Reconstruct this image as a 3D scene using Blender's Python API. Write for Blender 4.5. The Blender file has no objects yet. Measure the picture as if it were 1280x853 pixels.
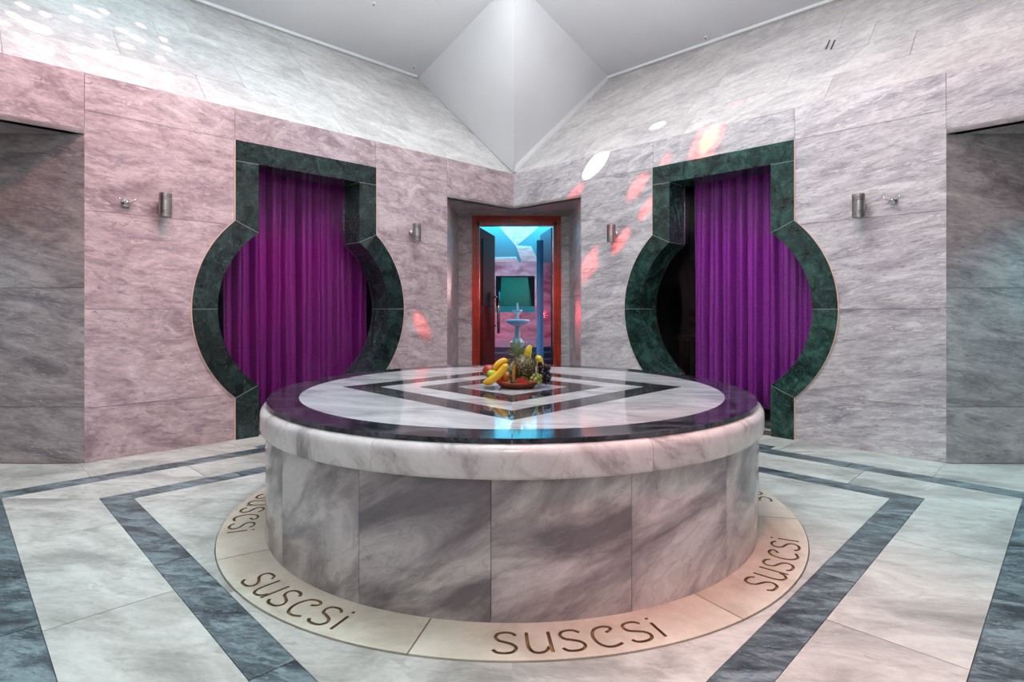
import bpy, bmesh, math, random
from mathutils import Vector, Matrix
random.seed(7)
scn = bpy.context.scene
COL = scn.collection
S2 = math.sqrt(0.5)

# ------------------------------------------------------------------ camera
CAM_Z = 0.938
cam_data = bpy.data.cameras.new('camera')
cam_data.sensor_width = 36.0
cam_data.lens = 20.0
cam_data.shift_y = -41.3 / 1280.0
cam_data.clip_start = 0.02
cam = bpy.data.objects.new('camera', cam_data)
cam.location = (0, 0, CAM_Z)
cam.rotation_euler = (math.radians(90), 0, 0)
COL.objects.link(cam)
scn.camera = cam

# ------------------------------------------------------------------ world, exposure
w = bpy.data.worlds.new('world'); scn.world = w
w.use_nodes = True
w.node_tree.nodes['Background'].inputs[0].default_value = (0.5, 0.55, 0.6, 1)
w.node_tree.nodes['Background'].inputs[1].default_value = 0.05
scn.view_settings.view_transform = 'Standard'
scn.view_settings.look = 'None'
scn.view_settings.gamma = 1.0
scn.view_settings.use_curve_mapping = False
scn.view_settings.exposure = -0.12

# ------------------------------------------------------------------ lights
def add_light(name, kind, loc, color, energy, target=None, **kw):
    d = bpy.data.lights.new(name, kind)
    d.color = color; d.energy = energy
    for k, v in kw.items(): setattr(d, k, v)
    o = bpy.data.objects.new(name, d); o.location = loc
    if target is not None:
        o.rotation_euler = (Vector(target) - Vector(loc)).to_track_quat('-Z', 'Y').to_euler()
    COL.objects.link(o)
    return o

add_light('dome_skylight', 'AREA', (0, 2.8, 5.0), (0.95, 0.98, 1.0), 172, (0, 2.8, 0), shape='DISK', size=2.4)
add_light('ceiling_fill_light', 'AREA', (0, 2.8, 3.0), (0.88, 0.95, 1.0), 195, (0, 2.8, 6), shape='DISK', size=1.0)  # added upward fill that brightens the ceiling; no pendant hangs here
add_light('room_fill_light', 'POINT', (0, 2.6, 3.35), (1.0, 0.97, 0.98), 42, shadow_soft_size=0.3)  # added soft fill for walls and ceiling, not a fixture of the room
add_light('front_fill_light', 'POINT', (0, 0.1, 2.5), (0.97, 0.97, 1.0), 34, shadow_soft_size=0.25)  # unseen fill added above the camera for the platform's near side
add_light('red_projector', 'SPOT', (-0.9, 2.05, 4.2), (1.0, 0.07, 0.10), 165, (-2.7, 3.4, 1.3),
          spot_size=math.radians(66), spot_blend=0.95, shadow_soft_size=0.05)
add_light('rose_projector', 'SPOT', (0.9, 2.05, 4.2), (1.0, 0.2, 0.24), 60, (2.85, 3.35, 1.7),
          spot_size=math.radians(50), spot_blend=1.0, shadow_soft_size=0.05)
add_light('cyan_splay_fill', 'AREA', (-2.35, 2.85, 3.95), (0.3, 0.86, 1.0), 18, (-3.3, 3.6, 3.05), shape='RECTANGLE', size=1.8, size_y=0.3)  # added out of view to turn the left splay cyan; no cove here
add_light('cyan_floor_projector_left', 'SPOT', (0.3, 2.2, 4.2), (0.2, 0.86, 1.0), 170, (-2.2, 1.8, 0), spot_size=math.radians(56), spot_blend=1.0, shadow_soft_size=0.1)
add_light('cyan_floor_projector_right', 'SPOT', (-0.3, 2.2, 4.2), (0.15, 0.83, 1.0), 180, (2.6, 2.0, 0), spot_size=math.radians(46), spot_blend=1.0, shadow_soft_size=0.1)
add_light('red_floor_projector', 'SPOT', (0.3, 0.9, 3.5), (1.0, 0.16, 0.12), 220, (0.8, 1.7, 0), spot_size=math.radians(34), spot_blend=1.0, shadow_soft_size=0.1)

# ------------------------------------------------------------------ key dimensions (metres)
TY = 2.8                      # table centre
RX = 0.02                     # room axis
ZC = 6.039                    # back corner
HD = ZC - TY                  # half diagonal of the square room
HB = 2.361                    # top of the vertical wall
HL = 1.99                     # niche soffit
NS = 0.90                     # niche half width measured along a wall
WL = HD / S2                  # wall length
HC = 3.66                     # cornice height
BA = (HC - HB)                # splay depth (45 degrees)
KC, KZ, KRO, KRI = 2.245, 0.93, 0.85, 0.69   # keyhole centre, height, radii
KWO, KWI = 0.57, 0.41                         # half widths
KTO, KTI = 2.135, 1.985                       # heights
ROWS = [0.0, 0.33, 0.93, 1.53, 2.135, HB]

class Frame:
    """wall coordinates: s along the wall from its corner, d into the room, z up"""
    def __init__(self, c, along, inward):
        self.c, self.a, self.n = Vector(c), Vector(along), Vector(inward)
    def __call__(self, s, d, z):
        p = self.c + self.a * s + self.n * d
        return Vector((p.x, p.y, z))
WLF = Frame((RX, ZC), (-S2, -S2), (S2, -S2))
WRF = Frame((RX, ZC), (S2, -S2), (-S2, -S2))
WFL = Frame((RX, 2*TY - ZC), (-S2, S2), (S2, S2))
WFR = Frame((RX, 2*TY - ZC), (S2, S2), (-S2, S2))

# ------------------------------------------------------------------ materials
def newmat(name):
    m = bpy.data.materials.new(name); m.use_nodes = True
    nt = m.node_tree
    b = nt.nodes['Principled BSDF']
    return m, nt, b
def srgb(r, g, b):
    f = lambda c: (c/255/12.92) if c/255 <= 0.04045 else ((c/255+0.055)/1.055)**2.4
    return (f(r), f(g), f(b), 1.0)
def plain(name, col, rough=0.5, metal=0.0, noise=0.0, nscale=20.0, bump=0.0, **kw):
    m, nt, b = newmat(name)
    b.inputs['Roughness'].default_value = rough
    b.inputs['Metallic'].default_value = metal
    for k, v in kw.items(): b.inputs[k].default_value = v
    tc = nt.nodes.new('ShaderNodeTexCoord')
    n = nt.nodes.new('ShaderNodeTexNoise'); n.inputs['Scale'].default_value = nscale; n.inputs['Detail'].default_value = 5
    nt.links.new(tc.outputs['Object'], n.inputs['Vector'])
    mx = nt.nodes.new('ShaderNodeMix'); mx.data_type = 'RGBA'; mx.blend_type = 'MULTIPLY'
    mx.inputs['A'].default_value = col
    mx.inputs['Factor'].default_value = 1.0
    r = nt.nodes.new('ShaderNodeMapRange')
    r.inputs['From Min'].default_value = 0.3; r.inputs['From Max'].default_value = 0.7
    r.inputs['To Min'].default_value = 1 - noise; r.inputs['To Max'].default_value = 1 + noise*0.4
    nt.links.new(n.outputs['Fac'], r.inputs['Value'])
    nt.links.new(r.outputs['Result'], mx.inputs['B'])
    nt.links.new(mx.outputs['Result'], b.inputs['Base Color'])
    if bump:
        bp = nt.nodes.new('ShaderNodeBump'); bp.inputs['Strength'].default_value = bump; bp.inputs['Distance'].default_value = 0.004
        nt.links.new(n.outputs['Fac'], bp.inputs['Height']); nt.links.new(bp.outputs['Normal'], b.inputs['Normal'])
    return m
def marble(name, light, mid, dark, scale=(1, 1, 1), rot=(0, 0, 0), freq=1.6, rough=0.15, vein=None, vein_w=0.03, vein_k=0.8,
           fine=0.5, lo=0.36, hi=0.62, distort=0.9, var=0.07, bump=0.0, detail=9.0, nrough=0.62, fleck=0.0, fleck_s=(1, 1, 1.5), fleck_f=6.0):
    m, nt, b = newmat(name)
    N = nt.nodes.new; L = nt.links.new
    tc = N('ShaderNodeTexCoord'); oi = N('ShaderNodeObjectInfo')
    mul = N('ShaderNodeVectorMath'); mul.operation = 'SCALE'; mul.inputs[0].default_value = (37.1, 53.7, 71.3)
    L(oi.outputs['Random'], mul.inputs['Scale'])
    mp = N('ShaderNodeMapping'); mp.inputs['Rotation'].default_value = rot; mp.inputs['Scale'].default_value = scale
    mp.vector_type = 'TEXTURE' if False else 'POINT'
    # rotate first, then stretch
    mp.inputs['Scale'].default_value = (1, 1, 1)
    L(tc.outputs['Object'], mp.inputs['Vector'])
    st = N('ShaderNodeVectorMath'); st.operation = 'MULTIPLY'; st.inputs[1].default_value = scale
    L(mp.outputs['Vector'], st.inputs[0])
    add = N('ShaderNodeVectorMath'); add.operation = 'ADD'
    L(st.outputs['Vector'], add.inputs[0]); L(mul.outputs['Vector'], add.inputs[1])
    n1 = N('ShaderNodeTexNoise'); n1.inputs['Scale'].default_value = freq; n1.inputs['Detail'].default_value = detail
    n1.inputs['Roughness'].default_value = nrough; n1.inputs['Distortion'].default_value = distort
    L(add.outputs['Vector'], n1.inputs['Vector'])
    cr = N('ShaderNodeValToRGB')
    e = cr.color_ramp.elements
    e[0].position = lo; e[0].color = dark
    e[1].position = hi; e[1].color = light
    x = e.new((lo+hi)/2); x.color = mid
    L(n1.outputs['Fac'], cr.inputs['Fac'])
    last = cr.outputs['Color']
    # fine streaks
    n2 = N('ShaderNodeTexNoise'); n2.inputs['Scale'].default_value = freq*5.5; n2.inputs['Detail'].default_value = 7
    n2.inputs['Roughness'].default_value = 0.7; n2.inputs['Distortion'].default_value = 1.4
    L(add.outputs['Vector'], n2.inputs['Vector'])
    mr = N('ShaderNodeMapRange'); mr.inputs['From Min'].default_value = 0.33; mr.inputs['From Max'].default_value = 0.62
    mr.inputs['To Min'].default_value = 1 - fine*0.55; mr.inputs['To Max'].default_value = 1 + fine*0.18
    L(n2.outputs['Fac'], mr.inputs['Value'])
    mx = N('ShaderNodeMix'); mx.data_type = 'RGBA'; mx.blend_type = 'MULTIPLY'; mx.inputs['Factor'].default_value = 1
    L(last, mx.inputs['A']); L(mr.outputs['Result'], mx.inputs['B']); last = mx.outputs['Result']
    if vein is not None:
        n3 = N('ShaderNodeTexNoise'); n3.inputs['Scale'].default_value = freq*1.3; n3.inputs['Detail'].default_value = 6
        n3.inputs['Distortion'].default_value = 1.6
        sh = N('ShaderNodeVectorMath'); sh.operation = 'ADD'; sh.inputs[1].default_value = (5.2, 9.1, 3.3)
        L(add.outputs['Vector'], sh.inputs[0]); L(sh.outputs['Vector'], n3.inputs['Vector'])
        sb = N('ShaderNodeMath'); sb.operation = 'SUBTRACT'; sb.inputs[1].default_value = 0.5
        L(n3.outputs['Fac'], sb.inputs[0])
        ab = N('ShaderNodeMath'); ab.operation = 'ABSOLUTE'; L(sb.outputs[0], ab.inputs[0])
        vr = N('ShaderNodeMapRange'); vr.inputs['From Min'].default_value = 0; vr.inputs['From Max'].default_value = vein_w
        vr.inputs['To Min'].default_value = vein_k; vr.inputs['To Max'].default_value = 0
        L(ab.outputs[0], vr.inputs['Value'])
        m2 = N('ShaderNodeMix'); m2.data_type = 'RGBA'; m2.inputs['B'].default_value = vein
        L(vr.outputs['Result'], m2.inputs['Factor']); L(last, m2.inputs['A']); last = m2.outputs['Result']
    if fleck:
        fs = N('ShaderNodeVectorMath'); fs.operation = 'MULTIPLY'; fs.inputs[1].default_value = fleck_s
        L(add.outputs['Vector'], fs.inputs[0])
        n4 = N('ShaderNodeTexNoise'); n4.inputs['Scale'].default_value = freq*fleck_f; n4.inputs['Detail'].default_value = 8
        n4.inputs['Roughness'].default_value = 0.72; n4.inputs['Distortion'].default_value = 0.8
        L(fs.outputs['Vector'], n4.inputs['Vector'])
        n5 = N('ShaderNodeTexNoise'); n5.inputs['Scale'].default_value = freq*0.7; n5.inputs['Detail'].default_value = 3; n5.inputs['Distortion'].default_value = 1.0
        L(add.outputs['Vector'], n5.inputs['Vector'])
        for lo_, hi_, col_, k_, mlo, mhi in ((0.53, 0.60, light, fleck, 0.40, 0.56), (0.46, 0.38, tuple(c*0.62 for c in dark[:3])+(1,), fleck*0.85, 0.62, 0.44)):
            a_ = N('ShaderNodeMapRange'); a_.inputs['From Min'].default_value = lo_; a_.inputs['From Max'].default_value = hi_
            L(n4.outputs['Fac'], a_.inputs['Value'])
            b_ = N('ShaderNodeMapRange'); b_.inputs['From Min'].default_value = mlo; b_.inputs['From Max'].default_value = mhi; b_.inputs['To Max'].default_value = k_
            L(n5.outputs['Fac'], b_.inputs['Value'])
            c_ = N('ShaderNodeMath'); c_.operation = 'MULTIPLY'; L(a_.outputs['Result'], c_.inputs[0]); L(b_.outputs['Result'], c_.inputs[1])
            m4 = N('ShaderNodeMix'); m4.data_type = 'RGBA'; m4.inputs['B'].default_value = col_
            L(c_.outputs[0], m4.inputs['Factor']); L(last, m4.inputs['A']); last = m4.outputs['Result']
    # piece to piece tone
    vm = N('ShaderNodeMapRange'); vm.inputs['To Min'].default_value = 1 - var; vm.inputs['To Max'].default_value = 1 + var*0.6
    L(oi.outputs['Random'], vm.inputs['Value'])
    m3 = N('ShaderNodeMix'); m3.data_type = 'RGBA'; m3.blend_type = 'MULTIPLY'; m3.inputs['Factor'].default_value = 1
    L(last, m3.inputs['A']); L(vm.outputs['Result'], m3.inputs['B'])
    L(m3.outputs['Result'], b.inputs['Base Color'])
    b.inputs['Roughness'].default_value = rough
    if bump:
        bp = N('ShaderNodeBump'); bp.inputs['Strength'].default_value = bump; bp.inputs['Distance'].default_value = 0.003
        L(n2.outputs['Fac'], bp.inputs['Height']); L(bp.outputs['Normal'], b.inputs['Normal'])
    return m

M = {}
WKW = dict(freq=2.2, rough=0.3, fine=0.4, lo=0.34, hi=0.66, nrough=0.68)
M['wall_l'] = marble('wall_marble_rosy', srgb(220, 202, 203), srgb(190, 168, 171), srgb(152, 130, 136),
                     scale=(1.0, 1.0, 2.2), rot=(0, math.radians(-9), 0), distort=1.6, fleck=0.75, **WKW)
M['wall_r'] = marble('wall_marble_grey', srgb(226, 222, 221), srgb(196, 190, 192), srgb(152, 146, 153),
                     scale=(1.0, 1.0, 4.0), rot=(0, math.radians(12), 0), distort=1.1, fleck=0.85, **WKW)
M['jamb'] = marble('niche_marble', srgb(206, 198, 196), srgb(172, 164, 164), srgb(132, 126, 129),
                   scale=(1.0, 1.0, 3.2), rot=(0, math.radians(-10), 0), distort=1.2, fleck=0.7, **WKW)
M['band'] = marble('splay_marble', srgb(224, 222, 219), srgb(206, 203, 200), srgb(180, 177, 175),
                   scale=(1.0, 1.0, 2.6), rot=(0, math.radians(-16), 0), distort=1.0, fleck=0.5, **WKW)
M['band_r'] = marble('splay_marble_right', srgb(222, 217, 214), srgb(202, 196, 194), srgb(176, 170, 170),
                   scale=(1.0, 1.0, 2.8), rot=(0, math.radians(16), 0), distort=1.0, fleck=0.6, **WKW)
M['green'] = marble('green_marble', srgb(58, 80, 76), srgb(36, 52, 50), srgb(18, 26, 27),
                    freq=9.0, rough=0.16, fine=0.6, lo=0.36, hi=0.7, vein=srgb(120, 138, 130), vein_w=0.0045, var=0.15)
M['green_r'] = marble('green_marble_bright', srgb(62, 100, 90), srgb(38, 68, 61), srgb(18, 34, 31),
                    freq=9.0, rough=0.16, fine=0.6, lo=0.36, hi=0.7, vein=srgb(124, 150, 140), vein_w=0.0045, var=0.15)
M['floor_w'] = marble('floor_marble_white', srgb(212, 213, 205), srgb(190, 190, 182), srgb(156, 156, 149),
                      scale=(1.0, 2.0, 1), rot=(0, 0, math.radians(12)), freq=2.2, rough=0.36, fine=0.25, bump=0.12, fleck=0.45, fleck_s=(1, 1.4, 1), fleck_f=5)
M['floor_d'] = marble('floor_marble_slate', srgb(136, 154, 158), srgb(84, 99, 105), srgb(48, 58, 64),
                      scale=(1.0, 2.6, 1), rot=(0, 0, math.radians(14)), freq=5.0, rough=0.32, fine=0.7, bump=0.25, fleck=0.8, fleck_s=(1, 1.6, 1), fleck_f=6)
M['ring'] = marble('ring_limestone', srgb(226, 220, 202), srgb(218, 211, 192), srgb(200, 192, 172),
                   freq=3.0, rough=0.55, fine=0.14, var=0.04)
M['groove'] = plain('groove_patina', srgb(150, 122, 84), 0.8, noise=0.5, nscale=25)
M['base'] = marble('platform_marble', srgb(210, 202, 199), srgb(166, 157, 157), srgb(124, 116, 120),
                   scale=(0.8, 0.8, 2.0), rot=(math.radians(10), math.radians(32), 0), freq=2.2, rough=0.16, fine=0.25, distort=0.6,
                   lo=0.4, hi=0.6, var=0.2, nrough=0.6, vein=srgb(104, 96, 100), vein_w=0.013, vein_k=0.28)
M['rim'] = marble('rim_marble', srgb(224, 218, 215), srgb(212, 204, 202), srgb(146, 137, 137),
                  scale=(1.2, 1.2, 0.8), rot=(0, math.radians(35), 0), freq=2.6, rough=0.14, fine=0.16, lo=0.36, hi=0.54, distort=0.7, var=0.05, vein=srgb(150, 138, 134), vein_w=0.012, vein_k=0.28)
M['top_w'] = marble('table_top_white', srgb(208, 206, 208), srgb(190, 188, 191), srgb(160, 158, 163),
                    scale=(1, 3.0, 1), rot=(0, 0, math.radians(14)), freq=2.0, rough=0.055, fine=0.22, var=0.03)
M['top_d'] = marble('table_top_dark', srgb(84, 80, 84), srgb(60, 57, 61), srgb(36, 34, 38),
                    scale=(1, 2.2, 1), freq=5.0, rough=0.05, fine=0.5, var=0.1)
M['top_k'] = marble('table_ring_dark', srgb(88, 88, 96), srgb(42, 43, 50), srgb(18, 19, 23),
                    scale=(1, 2.0, 1), freq=6.0, rough=0.11, fine=0.6, var=0.12, fleck=0.6, fleck_f=4)
M['plaster'] = plain('white_plaster', srgb(214, 213, 214), 0.7, noise=0.05, nscale=1.3)
M['cornice'] = plain('white_cornice', srgb(226, 226, 226), 0.5, noise=0.03)
M['grout'] = plain('grout', srgb(150, 142, 138), 0.9, noise=0.2, nscale=30)
M['grout_d'] = plain('dark_grout', srgb(84, 78, 74), 0.9, noise=0.2, nscale=30)
M['joint'] = plain('pale_grout', srgb(140, 150, 144), 0.7, noise=0.2)
M['seal'] = plain('sealant', srgb(226, 196, 178), 0.6, noise=0.1)
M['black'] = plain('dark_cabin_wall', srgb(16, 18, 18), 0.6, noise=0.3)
M['steel'] = plain('brushed_steel', srgb(170, 166, 164), 0.32, 1.0, noise=0.1, nscale=60)
M['chrome'] = plain('chrome', srgb(205, 205, 205), 0.12, 1.0)
M['lens'] = plain('lamp_lens', srgb(70, 70, 70), 0.15)
M['slot'] = plain('dark_slot', srgb(40, 34, 34), 0.7)
M['wood_r'] = plain('varnished_red_wood', srgb(160, 42, 18), 0.28, noise=0.35, nscale=14)
M['wood_d'] = plain('dark_red_wood', srgb(112, 16, 10), 0.7, **{'Specular IOR Level': 0.1}, noise=0.4, nscale=12)
M['wood_k'] = plain('dark_wood_panel', srgb(50, 22, 20), 0.7, **{'Specular IOR Level': 0.15}, noise=0.3, nscale=12)

def curtain_mat(name, a, b_):
    m, nt, b = newmat(name)
    N = nt.nodes.new; L = nt.links.new
    tc = N('ShaderNodeTexCoord')
    n = N('ShaderNodeTexNoise'); n.inputs['Scale'].default_value = 190; n.inputs['Detail'].default_value = 3
    L(tc.outputs['Object'], n.inputs['Vector'])
    cr = N('ShaderNodeValToRGB'); e = cr.color_ramp.elements
    e[0].position = 0.40; e[0].color = a; e[1].position = 0.66; e[1].color = b_
    L(n.outputs['Fac'], cr.inputs['Fac']); L(cr.outputs['Color'], b.inputs['Base Color'])
    b.inputs['Roughness'].default_value = 0.55
    b.inputs['Sheen Weight'].default_value = 0.08
    b.inputs['Sheen Tint'].default_value = (0.8, 0.3, 0.8, 1)
    return m
M['curtain_l'] = curtain_mat('plum_glitter_fabric', srgb(112, 6, 110), srgb(172, 34, 160))
M['curtain_r'] = curtain_mat('violet_glitter_fabric', srgb(132, 24, 142), srgb(192, 70, 200))
def glass_mat(name, tint=(1, 1, 1, 1), ior=1.5, boost=1.0):
    m = bpy.data.materials.new(name); m.use_nodes = True
    nt = m.node_tree; nt.nodes.clear(); N = nt.nodes.new; L = nt.links.new
    o = N('ShaderNodeOutputMaterial'); t = N('ShaderNodeBsdfTransparent'); g = N('ShaderNodeBsdfGlossy'); f = N('ShaderNodeFresnel'); mx = N('ShaderNodeMixShader')
    t.inputs[0].default_value = tint; g.inputs['Roughness'].default_value = 0.01
    f.inputs[0].default_value = ior
    L(f.outputs[0], mx.inputs[0]); L(t.outputs[0], mx.inputs[1]); L(g.outputs[0], mx.inputs[2]); L(mx.outputs[0], o.inputs[0])
    return m
M['glass'] = glass_mat('clear_glass', ior=1.22)

# ------------------------------------------------------------------ builders
def link(name, me, mat, parent=None, centre=True):
    """one mesh object whose origin sits at the middle of its base"""
    o = bpy.data.objects.new(name, me)
    if centre and len(me.vertices):
        xs = [v.co.x for v in me.vertices]; ys = [v.co.y for v in me.vertices]; zs = [v.co.z for v in me.vertices]
        c = Vector(((min(xs)+max(xs))/2, (min(ys)+max(ys))/2, min(zs)))
        me.transform(Matrix.Translation(-c))
        o.location = c
    if mat is not None and not me.materials: me.materials.append(mat)
    COL.objects.link(o)
    if parent is not None:
        o.parent = parent
        o.matrix_parent_inverse = parent.matrix_basis.inverted()
    return o
def bm_obj(name, bm, mat, parent=None, smooth=False):
    bmesh.ops.recalc_face_normals(bm, faces=bm.faces)
    me = bpy.data.meshes.new(name); bm.to_mesh(me); bm.free()
    if smooth:
        for p in me.polygons: p.use_smooth = True
    return link(name, me, mat, parent)
def tag(o, label=None, cat=None, group=None, kind=None):
    if label: o['label'] = label
    if cat: o['category'] = cat
    if group: o['group'] = group
    if kind: o['kind'] = kind
    return o
def empty(name, loc):
    o = bpy.data.objects.new(name, None); o.location = loc; o.empty_display_size = 0.1
    COL.objects.link(o); return o
def add_prism(bm, front, back):
    """closed prism between two equally long loops"""
    f = [bm.verts.new(p) for p in front]; b = [bm.verts.new(p) for p in back]
    n = len(f)
    bm.faces.new(f); bm.faces.new(list(reversed(b)))
    for i in range(n):
        j = (i+1) % n
        bm.faces.new((f[j], f[i], b[i], b[j]))
def prism(name, front, back, mat, parent=None):
    bm = bmesh.new(); add_prism(bm, front, back)
    return bm_obj(name, bm, mat, parent)
def add_box(bm, x0, x1, y0, y1, z0, z1):
    add_prism(bm, [(x0,y0,z0),(x1,y0,z0),(x1,y1,z0),(x0,y1,z0)], [(x0,y0,z1),(x1,y0,z1),(x1,y1,z1),(x0,y1,z1)])
def box(name, x0, x1, y0, y1, z0, z1, mat, parent=None):
    bm = bmesh.new(); add_box(bm, x0, x1, y0, y1, z0, z1); return bm_obj(name, bm, mat, parent)
def add_lathe(bm, prof, loc=(0,0,0), seg=32, mtx=None):
    loc = Vector(loc); rings = []
    for r, z in prof:
        if r < 1e-6: rings.append([bm.verts.new((0,0,z))])
        else: rings.append([bm.verts.new((r*math.cos(2*math.pi*k/seg), r*math.sin(2*math.pi*k/seg), z)) for k in range(seg)])
    for a, b in zip(rings, rings[1:]):
        for k in range(seg):
            l = (k+1) % seg
            if len(a) == 1 and len(b) == 1: continue
            if len(a) == 1: bm.faces.new((a[0], b[k], b[l]))
            elif len(b) == 1: bm.faces.new((a[k], a[l], b[0]))
            else: bm.faces.new((a[k], a[l], b[l], b[k]))
    vs = [v for r in rings for v in r]
    for v in vs:
        if mtx is not None: v.co = mtx @ v.co
        v.co += loc
def add_tube(bm, pts, rad, seg=10):
    """swept tube with a radius for each point, closed ends"""
    pts = [Vector(p) for p in pts]
    if not hasattr(rad, '__len__'): rad = [rad]*len(pts)
    rings = []; up = None
    for i, p in enumerate(pts):
        t = (pts[min(i+1, len(pts)-1)] - pts[max(i-1, 0)]).normalized()
        if up is None:
            up = Vector((0,0,1)) if abs(t.z) < 0.9 else Vector((1,0,0))
        side = t.cross(up).normalized(); up = side.cross(t).normalized()
        rings.append([bm.verts.new(p + (side*math.cos(2*math.pi*k/seg) + up*math.sin(2*math.pi*k/seg))*rad[i]) for k in range(seg)])
    for a, b in zip(rings, rings[1:]):
        for k in range(seg):
            l = (k+1) % seg
            bm.faces.new((a[k], a[l], b[l], b[k]))
    bm.faces.new(list(reversed(rings[0]))); bm.faces.new(rings[-1])
def clip(poly, a, b, c):
    """keep the part of a 2D polygon with a*x + b*y <= c"""
    out = []
    for i in range(len(poly)):
        p, q = poly[i], poly[(i+1) % len(poly)]
        dp, dq = a*p[0]+b*p[1]-c, a*q[0]+b*q[1]-c
        if dp <= 0: out.append(p)
        if (dp < 0 < dq) or (dq < 0 < dp):
            t = dp/(dp-dq); out.append((p[0]+(q[0]-p[0])*t, p[1]+(q[1]-p[1])*t))
    return out
def area(poly):
    return 0.5*sum(poly[i][0]*poly[(i+1)%len(poly)][1]-poly[(i+1)%len(poly)][0]*poly[i][1] for i in range(len(poly)))
def keyhole_half(z, ro, w, kz=KZ):
    dz = abs(z-kz)
    if dz < ro:
        r = math.sqrt(ro*ro-dz*dz)
        if r > w: return r
    return w

# ------------------------------------------------------------------ floor
floor = bpy.data.meshes.new('floor')
bm = bmesh.new(); add_box(bm, -5.2, 5.2, -1.6, 6.5, -0.2, -0.012)
floor = bm_obj('floor', bm, M['grout_d']); tag(floor, 'marble tiled floor with dark square stripes', kind='structure')
TT = 0.0
def floor_tile(poly, mat, name='floor_tile', top=0.0):
    if len(poly) < 3 or abs(area(poly)) < 0.002: return
    return prism(name, [(x, y, top) for x, y in poly], [(x, y, -0.014) for x, y in poly], mat, floor)
GAP = 0.0016
CX = 0.0
def side_pt(k, l, u):
    """square ring coordinates: l = L1 radius, u = -1..1 along side k (full corner to corner)"""
    # side corners: k-th and k+1-th vertex of the diamond
    a = math.pi/2*k - math.pi/2; b = a + math.pi/2
    p = Vector((math.cos(a), math.sin(a)))*l; q = Vector((math.cos(b), math.sin(b)))*l
    r = p + (q-p)*((u+1)/2)
    return (CX + r.x, TY + r.y)
def square_ring(l0, l1, mat, cuts, name, clipniche=False):
    for k in range(4):
        cs = cuts[k % len(cuts)]
        # straight cross cuts perpendicular to the side; mitred corners
        full = [side_pt(k, l0, -1), side_pt(k, l1, -1), side_pt(k, l1, 1), side_pt(k, l0, 1)]
        d = Vector(side_pt(k, 1, 1)) - Vector(side_pt(k, 1, -1)); d.normalize()
        nrm = Vector((-d.y, d.x))
        mid = Vector((CX, TY))
        edges = [-9] + cs + [9]
        for i in range(len(edges)-1):
            e0, e1 = edges[i], edges[i+1]
            pl = clip(full, d.x, d.y, d.dot(mid) + e1 - GAP)
            pl = clip(pl, -d.x, -d.y, -(d.dot(mid) + e0 + GAP))
            floor_tile(pl, mat, name)
square_ring(1.862, 2.030, M['floor_d'], [[-0.75, 0.22, 0.9], [-0.6, 0.35, 0.95], [-0.9, 0.0, 0.8], [-0.4, 0.5]], 'dark_floor_tile')
square_ring(2.033, 2.512, M['floor_w'], [[-0.95, -0.1, 0.75], [-1.1, -0.2, 0.7], [-0.8, 0.05, 0.95], [-1.0, -0.15, 0.8]], 'white_floor_tile')
square_ring(2.515, 2.700, M['floor_d'], [[-1.2, -0.35, 0.5, 1.3], [-1.0, -0.1, 0.8], [-0.9, 0.1, 1.0], [-1.1, -0.2, 0.6]], 'dark_floor_tile')
square_ring(2.703, HD+0.03, M['floor_w'], [[-1.3, -0.57, 0.57, 1.4], [-1.4, -0.57, 0.57, 1.3], [-1.4, -0.57, 0.57, 1.4], [-1.3, -0.57, 0.57, 1.4]], 'white_floor_tile')
# corner pieces between the lettered ring and the inner stripe
R_RING, R_BASE = 1.294, 1.114
for k in range(4):
    a0 = math.pi/2*k
    for h in (0, 1):
        # half corner: between direction a0 (vertex) and a0 +- 45 deg
        sg = 1 if h else -1
        arc = [(CX + (R_RING+0.004)*math.cos(a0+sg*math.radians(45)*t/14), TY + (R_RING+0.004)*math.sin(a0+sg*math.radians(45)*t/14)) for t in range(15)]
        v = (CX + 1.859*math.cos(a0), TY + 1.859*math.sin(a0))
        m = a0 + sg*math.radians(45)
        e = (CX + 1.859*S2*math.cos(m), TY + 1.859*S2*math.sin(m))
        floor_tile([v] + arc + [e], M['floor_w'], 'white_floor_tile')
# niche floors
def niche_rect(cx, cy, hx, hy):
    floor_tile([(cx-hx, cy-hy), (cx+hx, cy-hy), (cx+hx, cy+hy), (cx-hx, cy+hy)], M['floor_w'], 'white_floor_tile', -0.003)
niche_rect(-3.55, TY, 1.15, 0.72); niche_rect(3.55, TY, 1.15, 0.72); niche_rect(0, 6.05, 0.72, 0.42)
# dark threshold strips in front of both keyhole doorways
for F in (WLF, WRF):
    q = [(KC-0.55, 0.30), (KC+0.55, 0.30), (KC+0.55, 0.40), (KC-0.55, 0.40)]
    prism('threshold_strip', [F(s, d, 0.0012) for s, d in q], [F(s, d, -0.004) for s, d in q], M['floor_d'], floor)

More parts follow.
